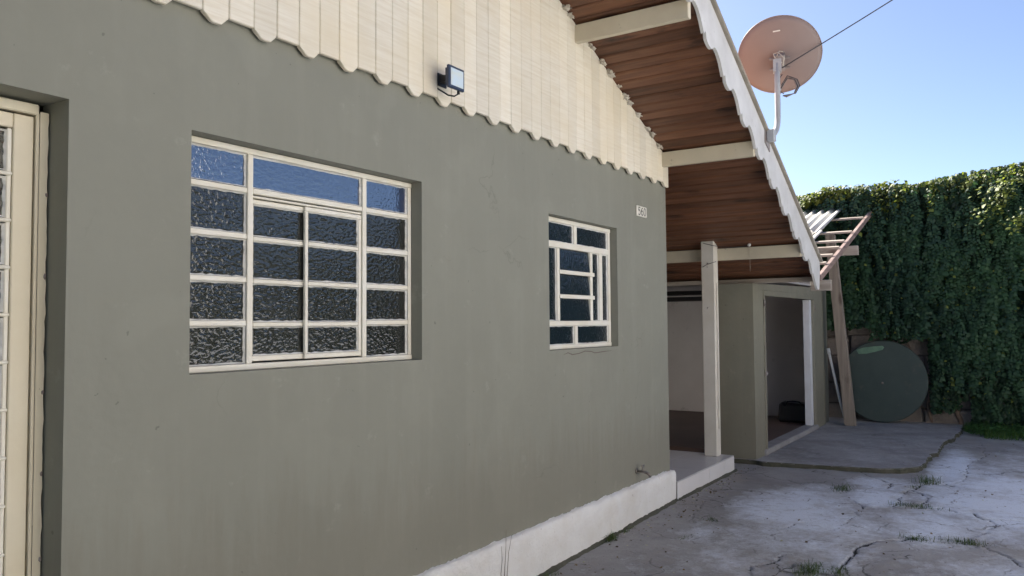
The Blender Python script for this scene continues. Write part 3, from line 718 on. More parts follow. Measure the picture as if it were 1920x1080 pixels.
# ------------------------------------------------------------------ outbuilding
SX0, SX1, SY = 2.144, 5.66, -.13
shed = empty('outbuilding', (3.9, SY, .05), 'low olive outbuilding with an open doorway under the eave', 'outbuilding')
DX0, DX1, DZ = 2.56, 5.02, 1.875
def shed_top(x): return 1.965+.02*(x-2.1)
V = []; Fs = []
def pr(poly, y0, y1):
    b = len(V); n = len(poly)
    V.extend([(x, y0, z) for x, z in poly]); V.extend([(x, y1, z) for x, z in poly])
    Fs.append(tuple(range(b, b+n))); Fs.append(tuple(range(b+n, b+2*n))[::-1])
    for i in range(n): Fs.append((b+i, b+n+i, b+n+(i+1) % n, b+(i+1) % n))
pr([(SX0, -.1), (DX0, -.1), (DX0, DZ), (DX1, DZ), (DX1, -.1), (SX1, -.1), (SX1, 2.03), (SX0, 1.97)], SY, SY+.14)
sw_ = obj('wall', V, Fs, M['shed'], shed); 
prism('wall', [(SY+.1405, -.1), (.36, -.1), (.36, 1.97), (SY+.1405, 1.97)], 'x', SX0, SX0+.14, M['shed'], shed)
box('rear_wall', M['inner'], shed, 1.7, 6.1, 3.0, 3.12, -.1, 2.4)
box('side_wall', M['inner'], shed, 5.90, 6.05, SY+.15, 2.99, -.1, 2.35)
box('side_wall', M['shed'], shed, SX1-.001, 6.05, SY+.03, SY+.1495, -.1, 2.0)
fl = box('shed_floor', M['redfloor'], shed, 2.29, 5.899, SY+.145, 2.99, -.1, .10); 
box('ceiling', M['inner'], shed, 2.36, 5.899, SY+.145, 2.99, 2.06, 2.09)
# threshold lip and lintel frame, jambs
hexa('threshold', [(2.46, SY-.035, .052), (5.12, SY-.035, .052), (5.12, SY+.14, .052), (2.46, SY+.14, .052), (2.48, SY-.02, .112), (5.10, SY-.02, .112), (5.10, SY+.14, .112), (2.48, SY+.14, .112)], M['apron'], shed, .01)
box('door_frame', M['shed'], shed, DX0-.03, DX0+.012, SY-.014, SY+.05, .113, DZ+.028, .004)
box('door_frame', M['shed'], shed, DX0+.0125, DX1+.05, SY-.012, SY+.05, DZ-.03, DZ+.03, .004)
box('door_frame', M['shed_white'], shed, DX1-.13, DX1-.02, SY+.02, SY+.11, .113, DZ-.031, .004)
box('door_frame', M['shed'], shed, DX1-.018, DX1+.05, SY-.012, SY+.05, .113, DZ-.031, .004)
box('latch', M['rust'], shed, DX0-.045, DX0+.03, SY-.026, SY-.0145, .94, .98, .003)
tube('hinge', [(DX0-.035, SY-.02, 1.72), (DX0-.035, SY-.02, 1.80)], .009, M['rust'], shed, 8)
tube('hinge', [(DX1+.06, SY-.01, 1.70), (DX1+.06, SY-.01, 1.78)], .009, M['rust'], shed, 8)
# planks stored under the porch ceiling
for i, (z, y0, y1, x) in enumerate([(1.93, .3, 2.7, 4.2), (1.84, .5, 2.8, 4.0)]):
    o = box('stored_plank', M['black'], None, x, x+.25, y0, y1, z, z+.06, .004)
    tag(o, ['upper dark plank stored under the outbuilding ceiling', 'lower dark plank stored under the outbuilding ceiling'][i], 'plank', 'planks stored under the ceiling')
# dark bag on the floor inside
bag = empty('holdall_bag', (5.3, .22, .10), 'black bag lying on the floor inside the outbuilding doorway', 'bag')
hexa('body', [(5.18, .0, .102), (5.50, .0, .102), (5.50, .44, .102), (5.18, .44, .102), (5.22, .03, .36), (5.46, .03, .37), (5.46, .42, .39), (5.22, .42, .38)], M['black'], bag, .035)
tube('handle', [(5.20, .32, .34), (5.16, .28, .40), (5.15, .2, .41), (5.17, .12, .40), (5.2, .08, .34)], .01, M['black'], bag)

# ------------------------------------------------------------------ lean-to roof between eave and ivy wall
def lt(x): return 2.07+.313*(x-2.7)
lean = empty('lean_to_roof', (5.6, -.4, .05), 'half stripped lean-to roof frame with pale corrugated sheets', 'roof frame')
def rafter(y0, y1, x0, x1, lo, hi, mat, name='rafter'):
    return hexa(name, [(x0, y0, lt(x0)+lo), (x1, y0, lt(x1)+lo), (x1, y1, lt(x1)+lo), (x0, y1, lt(x0)+lo), (x0, y0, lt(x0)+hi), (x1, y0, lt(x1)+hi), (x1, y1, lt(x1)+hi), (x0, y1, lt(x0)+hi)], mat, lean, .004)
rafter(-.735, -.69, 2.70, 6.62, -.075, -.002, M['red_wood'])
rafter(-.02, .03, 2.70, 6.62, -.075, -.002, M['red_wood']); rafter(1.3, 1.35, 2.7, 6.62, -.075, -.002, M['red_wood'])
for x in (3.12, 3.50, 3.89, 4.24, 4.78, 5.70, 6.58):
    w = .05
    hexa('batten', [(x, -.70, lt(x)+.001), (x+w, -.70, lt(x+w)+.001), (x+w, 1.2, lt(x+w)+.001), (x, 1.2, lt(x)+.001), (x, -.70, lt(x)+.028), (x+w, -.70, lt(x+w)+.028), (x+w, 1.2, lt(x+w)+.028), (x, 1.2, lt(x)+.028)], M['white_wood'], lean, .003)
for x, ye, yi in ((2.76, -.82, -.60), (4.38, -.84, 1.6), (6.36, -.80, 1.6)):
    box('beam', M['white_wood'], lean, x, x+.06, ye, yi, lt(x)-.20, lt(x)-.079, .004)
# corrugated sheets (two)
def corr(y0, y1, x0, x1, lift):
    N = int((y1-y0)/.011); V = []; Fs = []
    for i in range(N+1):
        y = y0+(y1-y0)*i/N; h = .034+lift+.019*math.sin(2*math.pi*(y-y0)/.125)
        for x in (x0, x1): V += [(x, y, lt(x)+h), (x, y, lt(x)+h+.006)]
    for i in range(N):
        p = 4*i; q = p+4
        Fs += [(p, q, q+2, p+2), (p+1, p+3, q+3, q+1), (p, p+1, q+1, q), (p+2, q+2, q+3, p+3)]
    Fs += [(0, 2, 3, 1), (4*N, 4*N+1, 4*N+3, 4*N+2)]
    return obj('corrugated_sheet', V, Fs, M['corrugated'], lean, True)
box('valley_sun_block', M['galv'], lean, 2.36, 2.74, -.55, 2.9, 2.075, 2.10, .004)  # unseen strip added to stop sun leaking between the two roofs
corr(-.34, .70, 2.72, 4.75, .022); corr(-.32, .72, 4.55, 6.45, .030); corr(.66, 1.8, 2.72, 6.45, .05); corr(1.76, 2.9, 2.72, 6.45, .07)
# propping post, raw timber
hexa('prop_post', [(5.60, -.545, .052), (5.70, -.545, .052), (5.70, -.395, .052), (5.60, -.395, .052), (5.56, -.33, 2.80), (5.66, -.33, 2.80), (5.66, -.20, 2.80), (5.56, -.20, 2.80)], M['rough_wood'], lean, .006)['label'] = 'raw weathered timber prop leaning under the frame'
pv = empty('white_pipe', (5.70, -.40, .05), 'thin white plastic pipe leaning beside the raw timber prop', 'pipe')
tube('tube', [(5.70, -.185, 1.12), (5.70, -.245, .80), (5.70, -.32, .42), (5.70, -.405, .055)], .019, M['pvc'], pv, 10)
tube('socket', [(5.70, -.180, 1.15), (5.70, -.195, 1.07)], .024, M['pvc'], pv, 10)

# round dark green disc leaning on the wall
disc = empty('round_disc', (6.30, -.83, .05), 'large round dark green disc standing against the ivy wall', 'disc')
def disc_geo(cx, cy, cz, R, th, lean_):
    V = []; Fs = []; N = 72
    prof = [(-th, R-.012), (-th+.012, R), (-.006, R), (0, R-.008)]
    for (dx, r) in prof:
        for k in range(N):
            t = 2*math.pi*k/N; y = r*math.cos(t); z = r*math.sin(t)
            V.append((cx+dx+lean_*z, cy+y, cz+z))
    for j in range(len(prof)-1):
        for k in range(N): Fs.append((j*N+k, j*N+(k+1) % N, (j+1)*N+(k+1) % N, (j+1)*N+k))
    Fs.append(tuple(range(N))[::-1]); Fs.append(tuple(range((len(prof)-1)*N, len(prof)*N)))
    return V, Fs
V, Fs = disc_geo(6.32, -.815, .655, .60, .05, .10)
obj('plate', V, Fs, M['disc'], disc)
lab = [(-.46, 1.11), (-.49, 1.05), (-.60, 1.055), (-.72, 1.085), (-.82, 1.115), (-.845, 1.15), (-.82, 1.175), (-.70, 1.165), (-.56, 1.145)]
V = [(6.266+.10*(z-.655), y, z) for y, z in lab]+[(6.272+.10*(z-.655), y, z) for y, z in lab]; n = len(lab)
obj('faded_patch', V, [tuple(range(n))]+[(i, (i+1) % n, n+(i+1) % n, n+i) for i in range(n)], M['disc_label'], disc)
tube('bolt', [(6.272, -.815, .63), (6.255, -.815, .63)], .016, M['rust'], disc, 8)

# ------------------------------------------------------------------ ivy wall
IX = 6.62
bw_ = empty('boundary_wall', (IX+.2, -1.5, -.1), 'tall old stone boundary wall buried under ivy at the end of the driveway', 'wall')
box('masonry', M['mortar'], bw_, IX+.035, IX+.45, -9, 6, -.3, 3.55)
rs = random.Random(4)
z = -.05
while z < 1.75:
    h = rs.uniform(.28, .46); y = -2.9+rs.uniform(0, .3)
    while y < .6:
        w = rs.uniform(.30, .80); dep = rs.uniform(.0, .06)
        y0, y1, z0, z1 = y+.012, y+w-.012, z+.010, z+h-.010
        j = lambda: rs.uniform(-.035, .035)
        hexa('stone', [(IX-dep, y0+j(), z0+j()), (IX+.06, y0, z0), (IX+.06, y1, z0), (IX-dep, y1+j(), z0+j()), (IX-dep, y0+j(), z1+j()), (IX+.06, y0, z1), (IX+.06, y1, z1), (IX-dep, y1+j(), z1+j())], M['stone'], bw_, .014)
        y += w
    z += h
# ivy
def leaves_mesh(name, P, Nrm, Up, size, colr, mat, parent, folded=True):
    """each leaf: 5 verts -> 4 tris, pointed lobes folded along the midrib"""
    n = len(P); N_ = Nrm/np.linalg.norm(Nrm, axis=1, keepdims=True)
    T = Up-N_*np.sum(Up*N_, 1, keepdims=True); T /= np.linalg.norm(T, axis=1, keepdims=True); B = np.cross(N_, T)
    s = size[:, None]
    v0 = P; v1 = P+T*s*.35+B*s*.55-N_*s*.12; v2 = P+T*s*1.15; v3 = P+T*s*.35-B*s*.55-N_*s*.12; v4 = P+T*s*.55+N_*s*.10
    V = np.stack([v0, v1, v2, v3, v4], 1).reshape(-1, 3)
    b = np.arange(n)[:, None]*5
    F3 = np.stack([b+np.array([0, 1, 4]), b+np.array([1, 2, 4]), b+np.array([2, 3, 4]), b+np.array([3, 0, 4])], 1).reshape(-1, 3)
    c = V.mean(0); V = V-c
    me = bpy.data.meshes.new(name); me.vertices.add(len(V)); me.vertices.foreach_set('co', V.ravel())
    me.loops.add(F3.size); me.loops.foreach_set('vertex_index', F3.ravel().astype(np.int32)); me.polygons.add(len(F3))
    me.polygons.foreach_set('loop_start', np.arange(0, F3.size, 3, dtype=np.int32))
    me.update(calc_edges=True)
    at = me.attributes.new('leafcol', 'FLOAT_COLOR', 'POINT'); C4 = np.ones((len(V), 4), dtype=np.float32); C4[:, :3] = np.repeat(colr, 5, 0); at.data.foreach_set('color', C4.ravel())
    me.materials.append(mat)
    o = bpy.data.objects.new(name, me); COL.objects.link(o); cv = Vector(c.tolist()); WORLD[o] = cv
    if parent: o.parent = parent; o.location = cv-WORLD[parent]
    else: o.location = cv
    return o
ivy = empty('ivy', (IX, -1.8, -.05), 'dense dark green ivy covering the tall boundary wall', 'ivy')
def ivy_layer(n, ylo, yhi, r):
    Y = r.uniform(ylo, yhi, n); Z = r.uniform(-.05, 3.72, n)
    # gather leaves into hanging strands
    k = np.round(Y/.085); Y = np.where(r.random(n) < .6, k*.085+r.normal(0, .016, n)+.02*np.sin(Z*5+k*2.1), Y)
    lump = vnoise(Y+20, Z+20, 1.4, 51, 4); strand = vnoise(Y*3.2+40, Z*.7+40, 1.5, 52, 3)
    depth = .05+.26*np.clip(lump-.25, 0, 1)+.17*strand+.10*np.clip((Z-2.4)/1.3, 0, 1)
    # density: bare masonry low down behind disc and near the root
    bare = vnoise(Y+7, Z+3, 2.2, 53, 4)
    lowlim = np.where(Y > -.78, 1.44, np.where(Y > -1.42, 1.27, .42))+np.where(Y > -1.42, .16, .55)*(bare-.5)*2
    lowlim = np.where(Y < -1.95, -.1+.9*(bare-.55), lowlim)
    dens = np.clip((Z-lowlim)/.30, 0, 1)
    topz = 3.60+.10*(vnoise(Y+60, Y*0+2, 1.6, 54, 3)-.5)*2+np.clip((-Y-1.2)*.085, -.05, .25)
    keep = (r.random(n) < dens) & (Z < topz)
    Y, Z, depth, topz = Y[keep], Z[keep], depth[keep], topz[keep]; m = len(Y)
    inner = r.random(m)**1.7
    X = IX-depth*(1-.75*inner)
    P = np.stack([X, Y, Z], 1)
    out = np.stack([-np.ones(m), r.normal(0, .55, m), r.normal(.45, .45, m)], 1)
    upv = np.stack([r.normal(-.35, .25, m), r.normal(0, .45, m), -np.ones(m)], 1)
    return P, out, upv, m, topz
r = np.random.default_rng(12)
P1, N1, U1, m1, tz = ivy_layer(118000, -3.9, .95, r)
# crest that spills over the coping and loose sprigs reaching up
def crest(n, r):
    Y = r.uniform(-6, 2.0, n); base = 3.56+np.clip((-Y-1.2)*.085, -.05, .3)
    tuft = np.clip(vnoise(Y+11, Y*0+5, 2.6, 61, 3)-.42, 0, 1)
    Z = base+r.random(n)**1.5*(.08+.30*tuft)-.10; X = IX+r.uniform(-.22, .34, n)
    P = np.stack([X, Y, Z], 1)
    N = np.stack([r.normal(-.3, .6, n), r.normal(0, .6, n), np.abs(r.normal(.8, .4, n))], 1); U = np.stack([r.normal(-.5, .6, n), r.normal(0, .7, n), r.normal(-.3, .6, n)], 1)
    return P, N, U
P2, N2, U2 = crest(15000, r)
# sprays standing proud of the face, high on the right, where the sun reaches them, and near the lean-to
SP = []
for (cy, cz, out_, n, ry, rz) in [(-2.33, 3.20, .62, 230, .20, .30), (-2.48, 3.36, .55, 120, .14, .20), (-2.56, 2.85, .82, 60, .08, .15), (-1.52, 3.30, .33, 110, .05, .2), (-1.05, 3.36, .36, 170, .12, .18), (-.85, 3.35, .36, 200, .10, .22), (-2.0, 3.46, .34, 120, .12, .08), (.15, 3.44, .30, 700, .35, .07), (-.35, 3.48, .26, 300, .2, .06), (-3.1, 3.1, .55, 150, .3, .4)]:
    a_ = r.normal(0, 1, (n, 3))
    P = np.stack([IX-out_+a_[:, 0]*.07, cy+a_[:, 1]*ry*.6, cz+a_[:, 2]*rz*.55-a_[:, 1]*ry*.35], 1)
    SP.append(P)
P3 = np.concatenate(SP); P3[:, 2] = np.minimum(P3[:, 2], 3.60+.02*r.random(len(P3))); n3 = len(P3)
N3 = np.stack([r.normal(-.5, .4, n3), r.normal(.3, .5, n3), np.abs(r.normal(.8, .4, n3))], 1); U3 = np.stack([r.normal(-.5, .4, n3), r.normal(0, .5, n3), r.normal(-.9, .3, n3)], 1)
# hanging strands: alternate leaves down each trailing stem
ST = []; SN = []; SU = []
for k in range(520):
    y0 = r.uniform(-3.6, .8); z0 = r.uniform(1.0, 3.6); L = r.uniform(.35, 1.3); out_ = .16+.22*r.random()+.10*(z0 > 2.6)
    nl = int(L/.021); t = np.arange(nl)/max(nl, 1); zz = z0-L*t
    yy = y0+.05*np.sin(t*L*4+k)+.03*np.sin(t*L*11+k*2); side = np.where(np.arange(nl) % 2 == 0, 1., -1.)
    lim = 1.45 if y0 > -.72 else (1.30 if y0 > -1.48 else (.55 if y0 > -1.95 else .1))
    ok = zz > lim
    ST.append(np.stack([IX-out_-.05*np.sin(t*3.1), yy+side*.010, zz], 1)[ok])
    SN.append(np.stack([-np.ones(nl), r.normal(0, .25, nl)+.25*side, r.normal(.55, .25, nl)], 1)[ok])
    SU.append(np.stack([r.normal(-.25, .15, nl), side*.9+r.normal(0, .2, nl), -np.ones(nl)*.75], 1)[ok])
P5 = np.concatenate(ST); N5 = np.concatenate(SN); U5 = np.concatenate(SU)
# far sparse part beyond the frame
P4, N4, U4, m4, _ = ivy_layer(30000, -9, -3.9, r)
PP = np.concatenate([P1, P2, P3, P5, P4]); NN = np.concatenate([N1, N2, N3, N5, N4]); UU = np.concatenate([U1, U2, U3, U5, U4]); nL = len(PP)
sz = r.uniform(.022, .058, nL)*(1+.5*(r.random(nL) < .12)); sz[-len(P4):] *= 2
h = r.random(nL)[:, None]; patch = vnoise(PP[:, 1]*1.0+9, PP[:, 2]+3, 1.9, 71, 4)[:, None]
dark = np.array([.014, .036, .024]); mid = np.array([.046, .100, .040]); yel = np.array([.17, .21, .045]); 
f = np.clip(.15+1.1*(patch-.35)+.5*(h-.5), 0, 1)
colr = dark*(1-f)+mid*f
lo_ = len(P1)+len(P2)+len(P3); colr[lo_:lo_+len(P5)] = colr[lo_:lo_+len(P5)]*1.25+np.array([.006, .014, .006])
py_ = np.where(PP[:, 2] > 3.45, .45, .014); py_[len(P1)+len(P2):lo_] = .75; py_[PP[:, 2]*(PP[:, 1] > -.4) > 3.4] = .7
yellow_lit = (r.random(nL) < py_)[:, None]; colr = np.where(yellow_lit, yel*(.6+.6*h), colr)  # sunlit look painted yellow-green on crest and sprays, stray yellow leaves elsewhere
tag(leaves_mesh('foliage', PP, NN, UU, sz, colr, M['leaf'], ivy), kind='stuff')
# woody stems at the foot
rs = random.Random(9)
for (y, z0, z1, th) in [(-1.42, -.05, .95, .022), (-1.74, -.05, .62, .034), (-1.70, .15, .55, .022), (-2.10, -.02, 1.0, .026), (-2.28, 0, .7, .020), (-1.15, .62, 1.3, .016), (-.85, 1.05, 1.5, .014), (-1.9, .1, .9, .02), (-2.5, 0, .9, .022)]:
    pts = []; yy = y; n = 9; dr = rs.uniform(-.25, .25)
    for i in range(n):
        t = i/(n-1); yy = y+dr*t+.05*math.sin(t*7+y*5); pts.append((IX-.07-.05*math.sin(t*5+y), yy, z0+(z1-z0)*t))
    tube('stem', pts, [th*(1.25-.7*i/(n-1)) for i in range(n)], M['bark'], ivy, 7)
for i in range(14):
    y = rs.uniform(-2.6, -.6); z = rs.uniform(.2, 1.3); L = rs.uniform(.2, .5); a_ = rs.uniform(-.6, .6)
    tube('stem', [(IX-.12-.08*math.sin(t*3), y+L*t, z+L*a_*t+.04*math.sin(t*6)) for t in (0, .25, .5, .75, 1)], [.010, .009, .008, .006, .004], M['bark'], ivy, 5)

# ------------------------------------------------------------------ grass
def blades(n, cx, cy, rx, ry, hmin, hmax, spread, r, z=0.0):
    P = np.stack([cx+r.normal(0, 1, n)*rx, cy+r.normal(0, 1, n)*ry, np.full(n, z)], 1)
    ang = r.uniform(0, 2*math.pi, n); H = r.uniform(hmin, hmax, n); ln = np.abs(r.normal(0, spread, n))*H
    d = np.stack([np.cos(ang), np.sin(ang), 0*ang], 1); s = np.stack([-np.sin(ang), np.cos(ang), 0*ang], 1); w = (.0022+.012*H)[:, None]*.6
    up_ = np.array([0, 0, 1.])
    m_ = P+d*(ln*.35)[:, None]+up_*(H*.6)[:, None]; t_ = P+d*ln[:, None]+up_*(H*(1-.25*ln/np.maximum(H, 1e-6)))[:, None]
    V = np.stack([P-s*w, P+s*w, m_-s*w*.7, m_+s*w*.7, t_], 1).reshape(-1, 3)
    F = []
    for i in range(n): b = 5*i; F += [(b, b+1, b+3, b+2), (b+2, b+3, b+4)]
    return V, F
def grass_obj(name, V, F, base, r, parent=None):
    o = obj(name, V, F, M['blade'], parent); n = len(V)//5
    c = np.array(base)*(0.6+.8*r.random((n, 1)))+np.array([.05, .03, 0])*(r.random((n, 1)) < .2)
    at = o.data.attributes.new('leafcol', 'FLOAT_COLOR', 'POINT'); C4 = np.ones((n*5, 4), dtype=np.float32); C4[:, :3] = np.repeat(c, 5, 0); at.data.foreach_set('color', C4.ravel()); return o
r = np.random.default_rng(5)
tufts = [((1.25, -1.18), .10, .05, 90, .03, .09, 'flat grass tuft in the driveway nearest the apron'),
         ((1.98, -1.80), .08, .06, 70, .05, .16, 'tall spiky grass tuft on the driveway beyond the other weeds'),
         ((1.68, -1.72), .04, .03, 30, .02, .06, 'tiny grass sprig beside the tall spiky tuft'),
         ((.83, -1.82), .05, .13, 90, .03, .08, 'low grass strip along the crack in mid driveway'),
         ((-1.33, -1.46), .10, .05, 150, .03, .10, 'bushy grass tuft at the bottom edge of the photo'),
         ((-1.25, -1.62), .06, .03, 60, .02, .07, 'small grass tuft right of the bushy one at the bottom edge'),
         ((-.26, -1.93), .04, .06, 70, .03, .08, 'yellowish grass tuft on the long crack'),
         ((-.19, -2.25), .03, .10, 90, .03, .08, 'wider grass tuft at the right end of the long crack'),
         ((-1.33, -.075), .05, .014, 70, .03, .11, 'dark grass tuft at the foot of the white plinth'),
         ((-1.05, -.075), .07, .012, 40, .02, .07, 'thin grass fringe along the plinth nearer the porch'),
         ((-2.28, -.10), .07, .02, 60, .03, .08, 'grass at the foot of the plinth cut by the photo edge'),
         ((-.43, -.53), .04, .03, 30, .02, .06, 'small weed sprig in the driveway near the porch step'),
         ((-1.0, -.50), .05, .03, 30, .015, .04, 'tiny moss sprig in the dark patch of driveway')]
for (p, rx, ry, n, h0, h1, lb) in tufts:
    zz = float(ground_z(np.array([p[0]]), np.array([p[1]]))[0])-.008
    V, F = blades(n*2, p[0], p[1], rx*.8, ry*.8, h0*.5, h1*.75, 1.3, r, zz)
    tag(grass_obj('grass_tuft', V, F, (.060, .105, .030), r), lb, 'grass tuft', 'weeds in the driveway')
# lush patch at the foot of the wall on the right
Vs = []; Fs_ = []; n = 9000
Y = r.uniform(-4.4, -1.85, n); X = r.uniform(5.45, 6.62, n)
ok = X > 5.45+.75*np.clip((Y+2.15)/.35, 0, 1)+.12*vnoise(Y+3, X, 4, 8, 2); X, Y = X[ok], Y[ok]
V, F = blades(len(X), 0, 0, 0, 0, .05, .15, .8, r, 0)
V = V.reshape(-1, 5, 3); V[:, :, 0] += X[:, None]; V[:, :, 1] += Y[:, None]; V = V.reshape(-1, 3)
tag(grass_obj('grass', V, F, (.055, .135, .030), r), 'bright green grass patch at the foot of the ivy wall', 'grass', kind='stuff')
n = 1500; Y = r.uniform(-4.4, -1.9, n); X = r.uniform(5.6, 6.6, n)
P = np.stack([X, Y, r.uniform(.03, .13, n)], 1)
N_ = np.stack([r.normal(0, .4, n), r.normal(0, .4, n), np.ones(n)], 1); U_ = np.stack([r.normal(0, 1, n), r.normal(0, 1, n), r.normal(0, .2, n)], 1)
gc = leaves_mesh('ground_cover', P, N_, U_, r.uniform(.02, .05, n), np.array([.05, .125, .035])*(0.6+.8*r.random((n, 1))), M['leaf'], None)
tag(gc, 'low broad leaved weeds among the grass by the ivy wall', 'weeds', kind='stuff')
# leaf litter and grit lying about
n = 420; X = np.concatenate([r.uniform(-2.5, 6.2, 260), r.normal(.2, 1.6, 160)]); Y = np.concatenate([r.uniform(-3.2, -.12, 260), -.10-np.abs(r.normal(0, .10, 160))])
ok = ~((X > 2.0) & (Y > -1.85)); X, Y = X[ok], Y[ok]; n = len(X)
P = np.stack([X, Y, ground_z(X, Y)+.006], 1); N_ = np.stack([r.normal(0, .35, n), r.normal(0, .35, n), np.ones(n)], 1); U_ = np.stack([r.normal(0, 1, n), r.normal(0, 1, n), r.normal(0, .1, n)], 1)
cl = np.array([.16, .11, .06])*(0.35+r.random((n, 1))); cl = np.where(r.random((n, 1)) < .15, np.array([.45, .44, .40]), cl)
tag(leaves_mesh('leaf_litter', P, N_, U_, r.uniform(.008, .024, n), cl, M['leaf'], None), 'dry leaf litter and grit scattered over the driveway', 'litter', kind='stuff')
# soil and moss packed along the joint of plinth and yard
V = []; Fs = []; xs_ = np.arange(-4.2, 1.7, .02)
for i, x in enumerate(xs_):
    w = .018+.030*max(0, mnoise.noise(Vector((x*5, 0, 7)))+.35)+.010*mnoise.noise(Vector((x*31, 2, 7))); gz = float(ground_z(np.array([x]), np.array([-.06]))[0])
    yb = -.040 if x < .04 else -.054
    V += [(x, yb, gz+.012+.35*w), (x, yb-w*.5, gz+.008+.12*w), (x, yb-w-.004, gz-.012)]
for i in range(len(xs_)-1):
    for j in (0, 1): Fs.append((3*i+j, 3*i+j+1, 3*i+4+j, 3*i+3+j))
tag(obj('soil', V, Fs, M['mossy'], None, True), 'dark soil packed along the foot of the white plinth', 'soil', kind='stuff')
# dry climbing weed on the plinth
dwd = empty('dry_weed', (-2.70, -.055, 0), 'thin dry weed stalks against the white plinth', 'weed')
for (x0, x1, x2, hh) in [(-2.70, -2.69, -2.67, .34), (-2.68, -2.66, -2.61, .30), (-2.71, -2.73, -2.72, .26)]:
    tube('stalk', [(x0, -.056, -.05), (x1, -.060, hh*.4), (x1+.01, -.062, hh*.7), (x2, -.058, hh)], [.0022, .002, .0016, .001], M['bark'], dwd, 5)

# ------------------------------------------------------------------ fixtures
fl_ = empty('floodlight', (-3.24, -.03, 2.86), 'small square black floodlight on the cream gable boards', 'floodlight')
fx0, fx1, fz0, fz1 = -3.322, -3.186, 2.792, 2.912; fy = -.152
box('housing', M['lamp_body'], fl_, fx0, fx1, fy, fy+.018, fz0, fz1, .004)
for i in range(7): box('cooling_fin', M['lamp_body'], fl_, fx0+.012+i*.018, fx0+.016+i*.018, fy+.0185, fy+.034, fz0+.012, fz1-.012)
box('lens', M['lens'], fl_, fx0+.014, fx1-.013, fy-.0025, fy-.0002, fz0+.014, fz1-.014, .0008)
hexa('bracket', [(-3.27, fy+.035, 2.845), (-3.215, fy+.035, 2.845), (-3.215, -.030, 2.845), (-3.27, -.030, 2.845), (-3.27, fy+.035, 2.872), (-3.215, fy+.035, 2.872), (-3.215, -.030, 2.890), (-3.27, -.030, 2.890)], M['black'], fl_, .003)
box('mount_plate', M['black'], fl_, -3.28, -3.205, -.0465, -.0395, 2.825, 2.895, .002)
tube('cable', [(-3.27, -.03, 2.815), (-3.265, -.06, 2.795), (-3.25, -.09, 2.772), (-3.235, -.12, 2.765), (-3.225, -.135, 2.775), (-3.222, -.138, 2.795)], .0045, M['black'], fl_, 8)
tube('cable_gland', [(-3.222, -.138, 2.775), (-3.222, -.138, 2.795)], .008, M['black'], fl_, 8)

# house number 560
hn = empty('house_number', (-.545, -.01, 2.46), 'small off white plaque reading 560 near the house corner', 'plaque')
box('plate', M['plaque'], hn, -.642, -.447, -.014, -.0005, 2.417, 2.504, .004)
def stroke(pts, w=.0085):
    V = []; Fs = []; pts = [Vector((p[0], 0, p[1])) for p in pts]
    for i, p in enumerate(pts):
        d = (pts[min(i+1, len(pts)-1)]-pts[max(i-1, 0)]).normalized(); nrm = Vector((-d.z, 0, d.x))*w*.5
        V += [(p.x+nrm.x, -.0152, p.z+nrm.z), (p.x-nrm.x, -.0152, p.z-nrm.z)]
    for i in range(len(pts)-1): Fs.append((2*i, 2*i+1, 2*i+3, 2*i+2))
    return V, Fs
def arc(cx, cz, rx, rz, a0, a1, n=14): return [(cx+rx*math.cos(rad(a0+(a1-a0)*i/n)), cz+rz*math.sin(rad(a0+(a1-a0)*i/n))) for i in range(n+1)]
def digit(strokes):
    V = []; Fs = []
    for s in strokes:
        v, f = stroke(s); b = len(V); V += v; Fs += [tuple(i+b for i in q) for q in f]
    obj('digit', V, Fs, M['ink'], hn)
X0 = -.622; zc_ = 2.460
digit([[(X0+.040, zc_+.030), (X0+.008, zc_+.030), (X0+.006, zc_+.004)], arc(X0+.020, zc_-.011, .020, .019, 135, -140)])
X0 = -.568
digit([arc(X0+.024, zc_-.012, .019, .018, 0, 360), [(X0+.036, zc_+.030), (X0+.020, zc_+.024), (X0+.008, zc_+.006), (X0+.005, zc_-.012)]])
X0 = -.513
digit([arc(X0+.022, zc_, .018, .031, 0, 360, 20)])

# garden tap on the wall above the plinth
tp = empty('garden_tap', (-.66, -.02, .36), 'small metal garden tap on the wall just above the plinth', 'tap')
tube('spout', [(-.70, .0, .366), (-.70, -.05, .366), (-.695, -.085, .362), (-.685, -.105, .345), (-.68, -.108, .325)], [.010, .011, .013, .011, .011], M['brass'], tp, 10)
tube('valve_stem', [(-.70, -.06, .37), (-.70, -.06, .412)], .006, M['brass'], tp, 8)
tube('handle', [(-.735, -.06, .414), (-.70, -.06, .417), (-.665, -.06, .414)], [.004, .006, .004], M['brass'], tp, 8)
tube('flange', [(-.70, -.001, .366), (-.70, -.008, .366)], .022, M['brass'], tp, 12)

# satellite dish on the barge board
sd = empty('satellite_dish', (.18, -.87, 3.12), 'reddish grey satellite dish on a bent galvanised tube at the roof verge', 'satellite dish')
hexa('mount_plate', [(.09, -.857, 3.05), (.24, -.853, 2.99), (.24, -.846, 2.99), (.09, -.850, 3.05), (.10, -.857, 3.17), (.24, -.853, 3.13), (.24, -.846, 3.13), (.10, -.850, 3.17)], M['rust'], sd)
box('clamp', M['galv'], sd, .12, .19, -.92, -.858, 3.06, 3.16, .006)
tube('mast', [(.15, -.892, 3.105), (.21, -.902, 3.14), (.27, -.905, 3.19), (.305, -.905, 3.25), (.318, -.905, 3.31), (.325, -.905, 3.55), (.33, -.905, 3.77)], .024, M['galv'], sd, 14)
az = rad(76); el = rad(39)
axd = Vector((math.sin(az)*math.cos(el), math.cos(az)*math.cos(el), math.sin(el)))
sx = Vector((math.cos(az), -math.sin(az), 0)); sy = sx.cross(axd)
cD = Vector((.445, -.898, 3.850))
R_ = .346; V = []; Fs = []; NR, NT = 9, 64; dep = .062
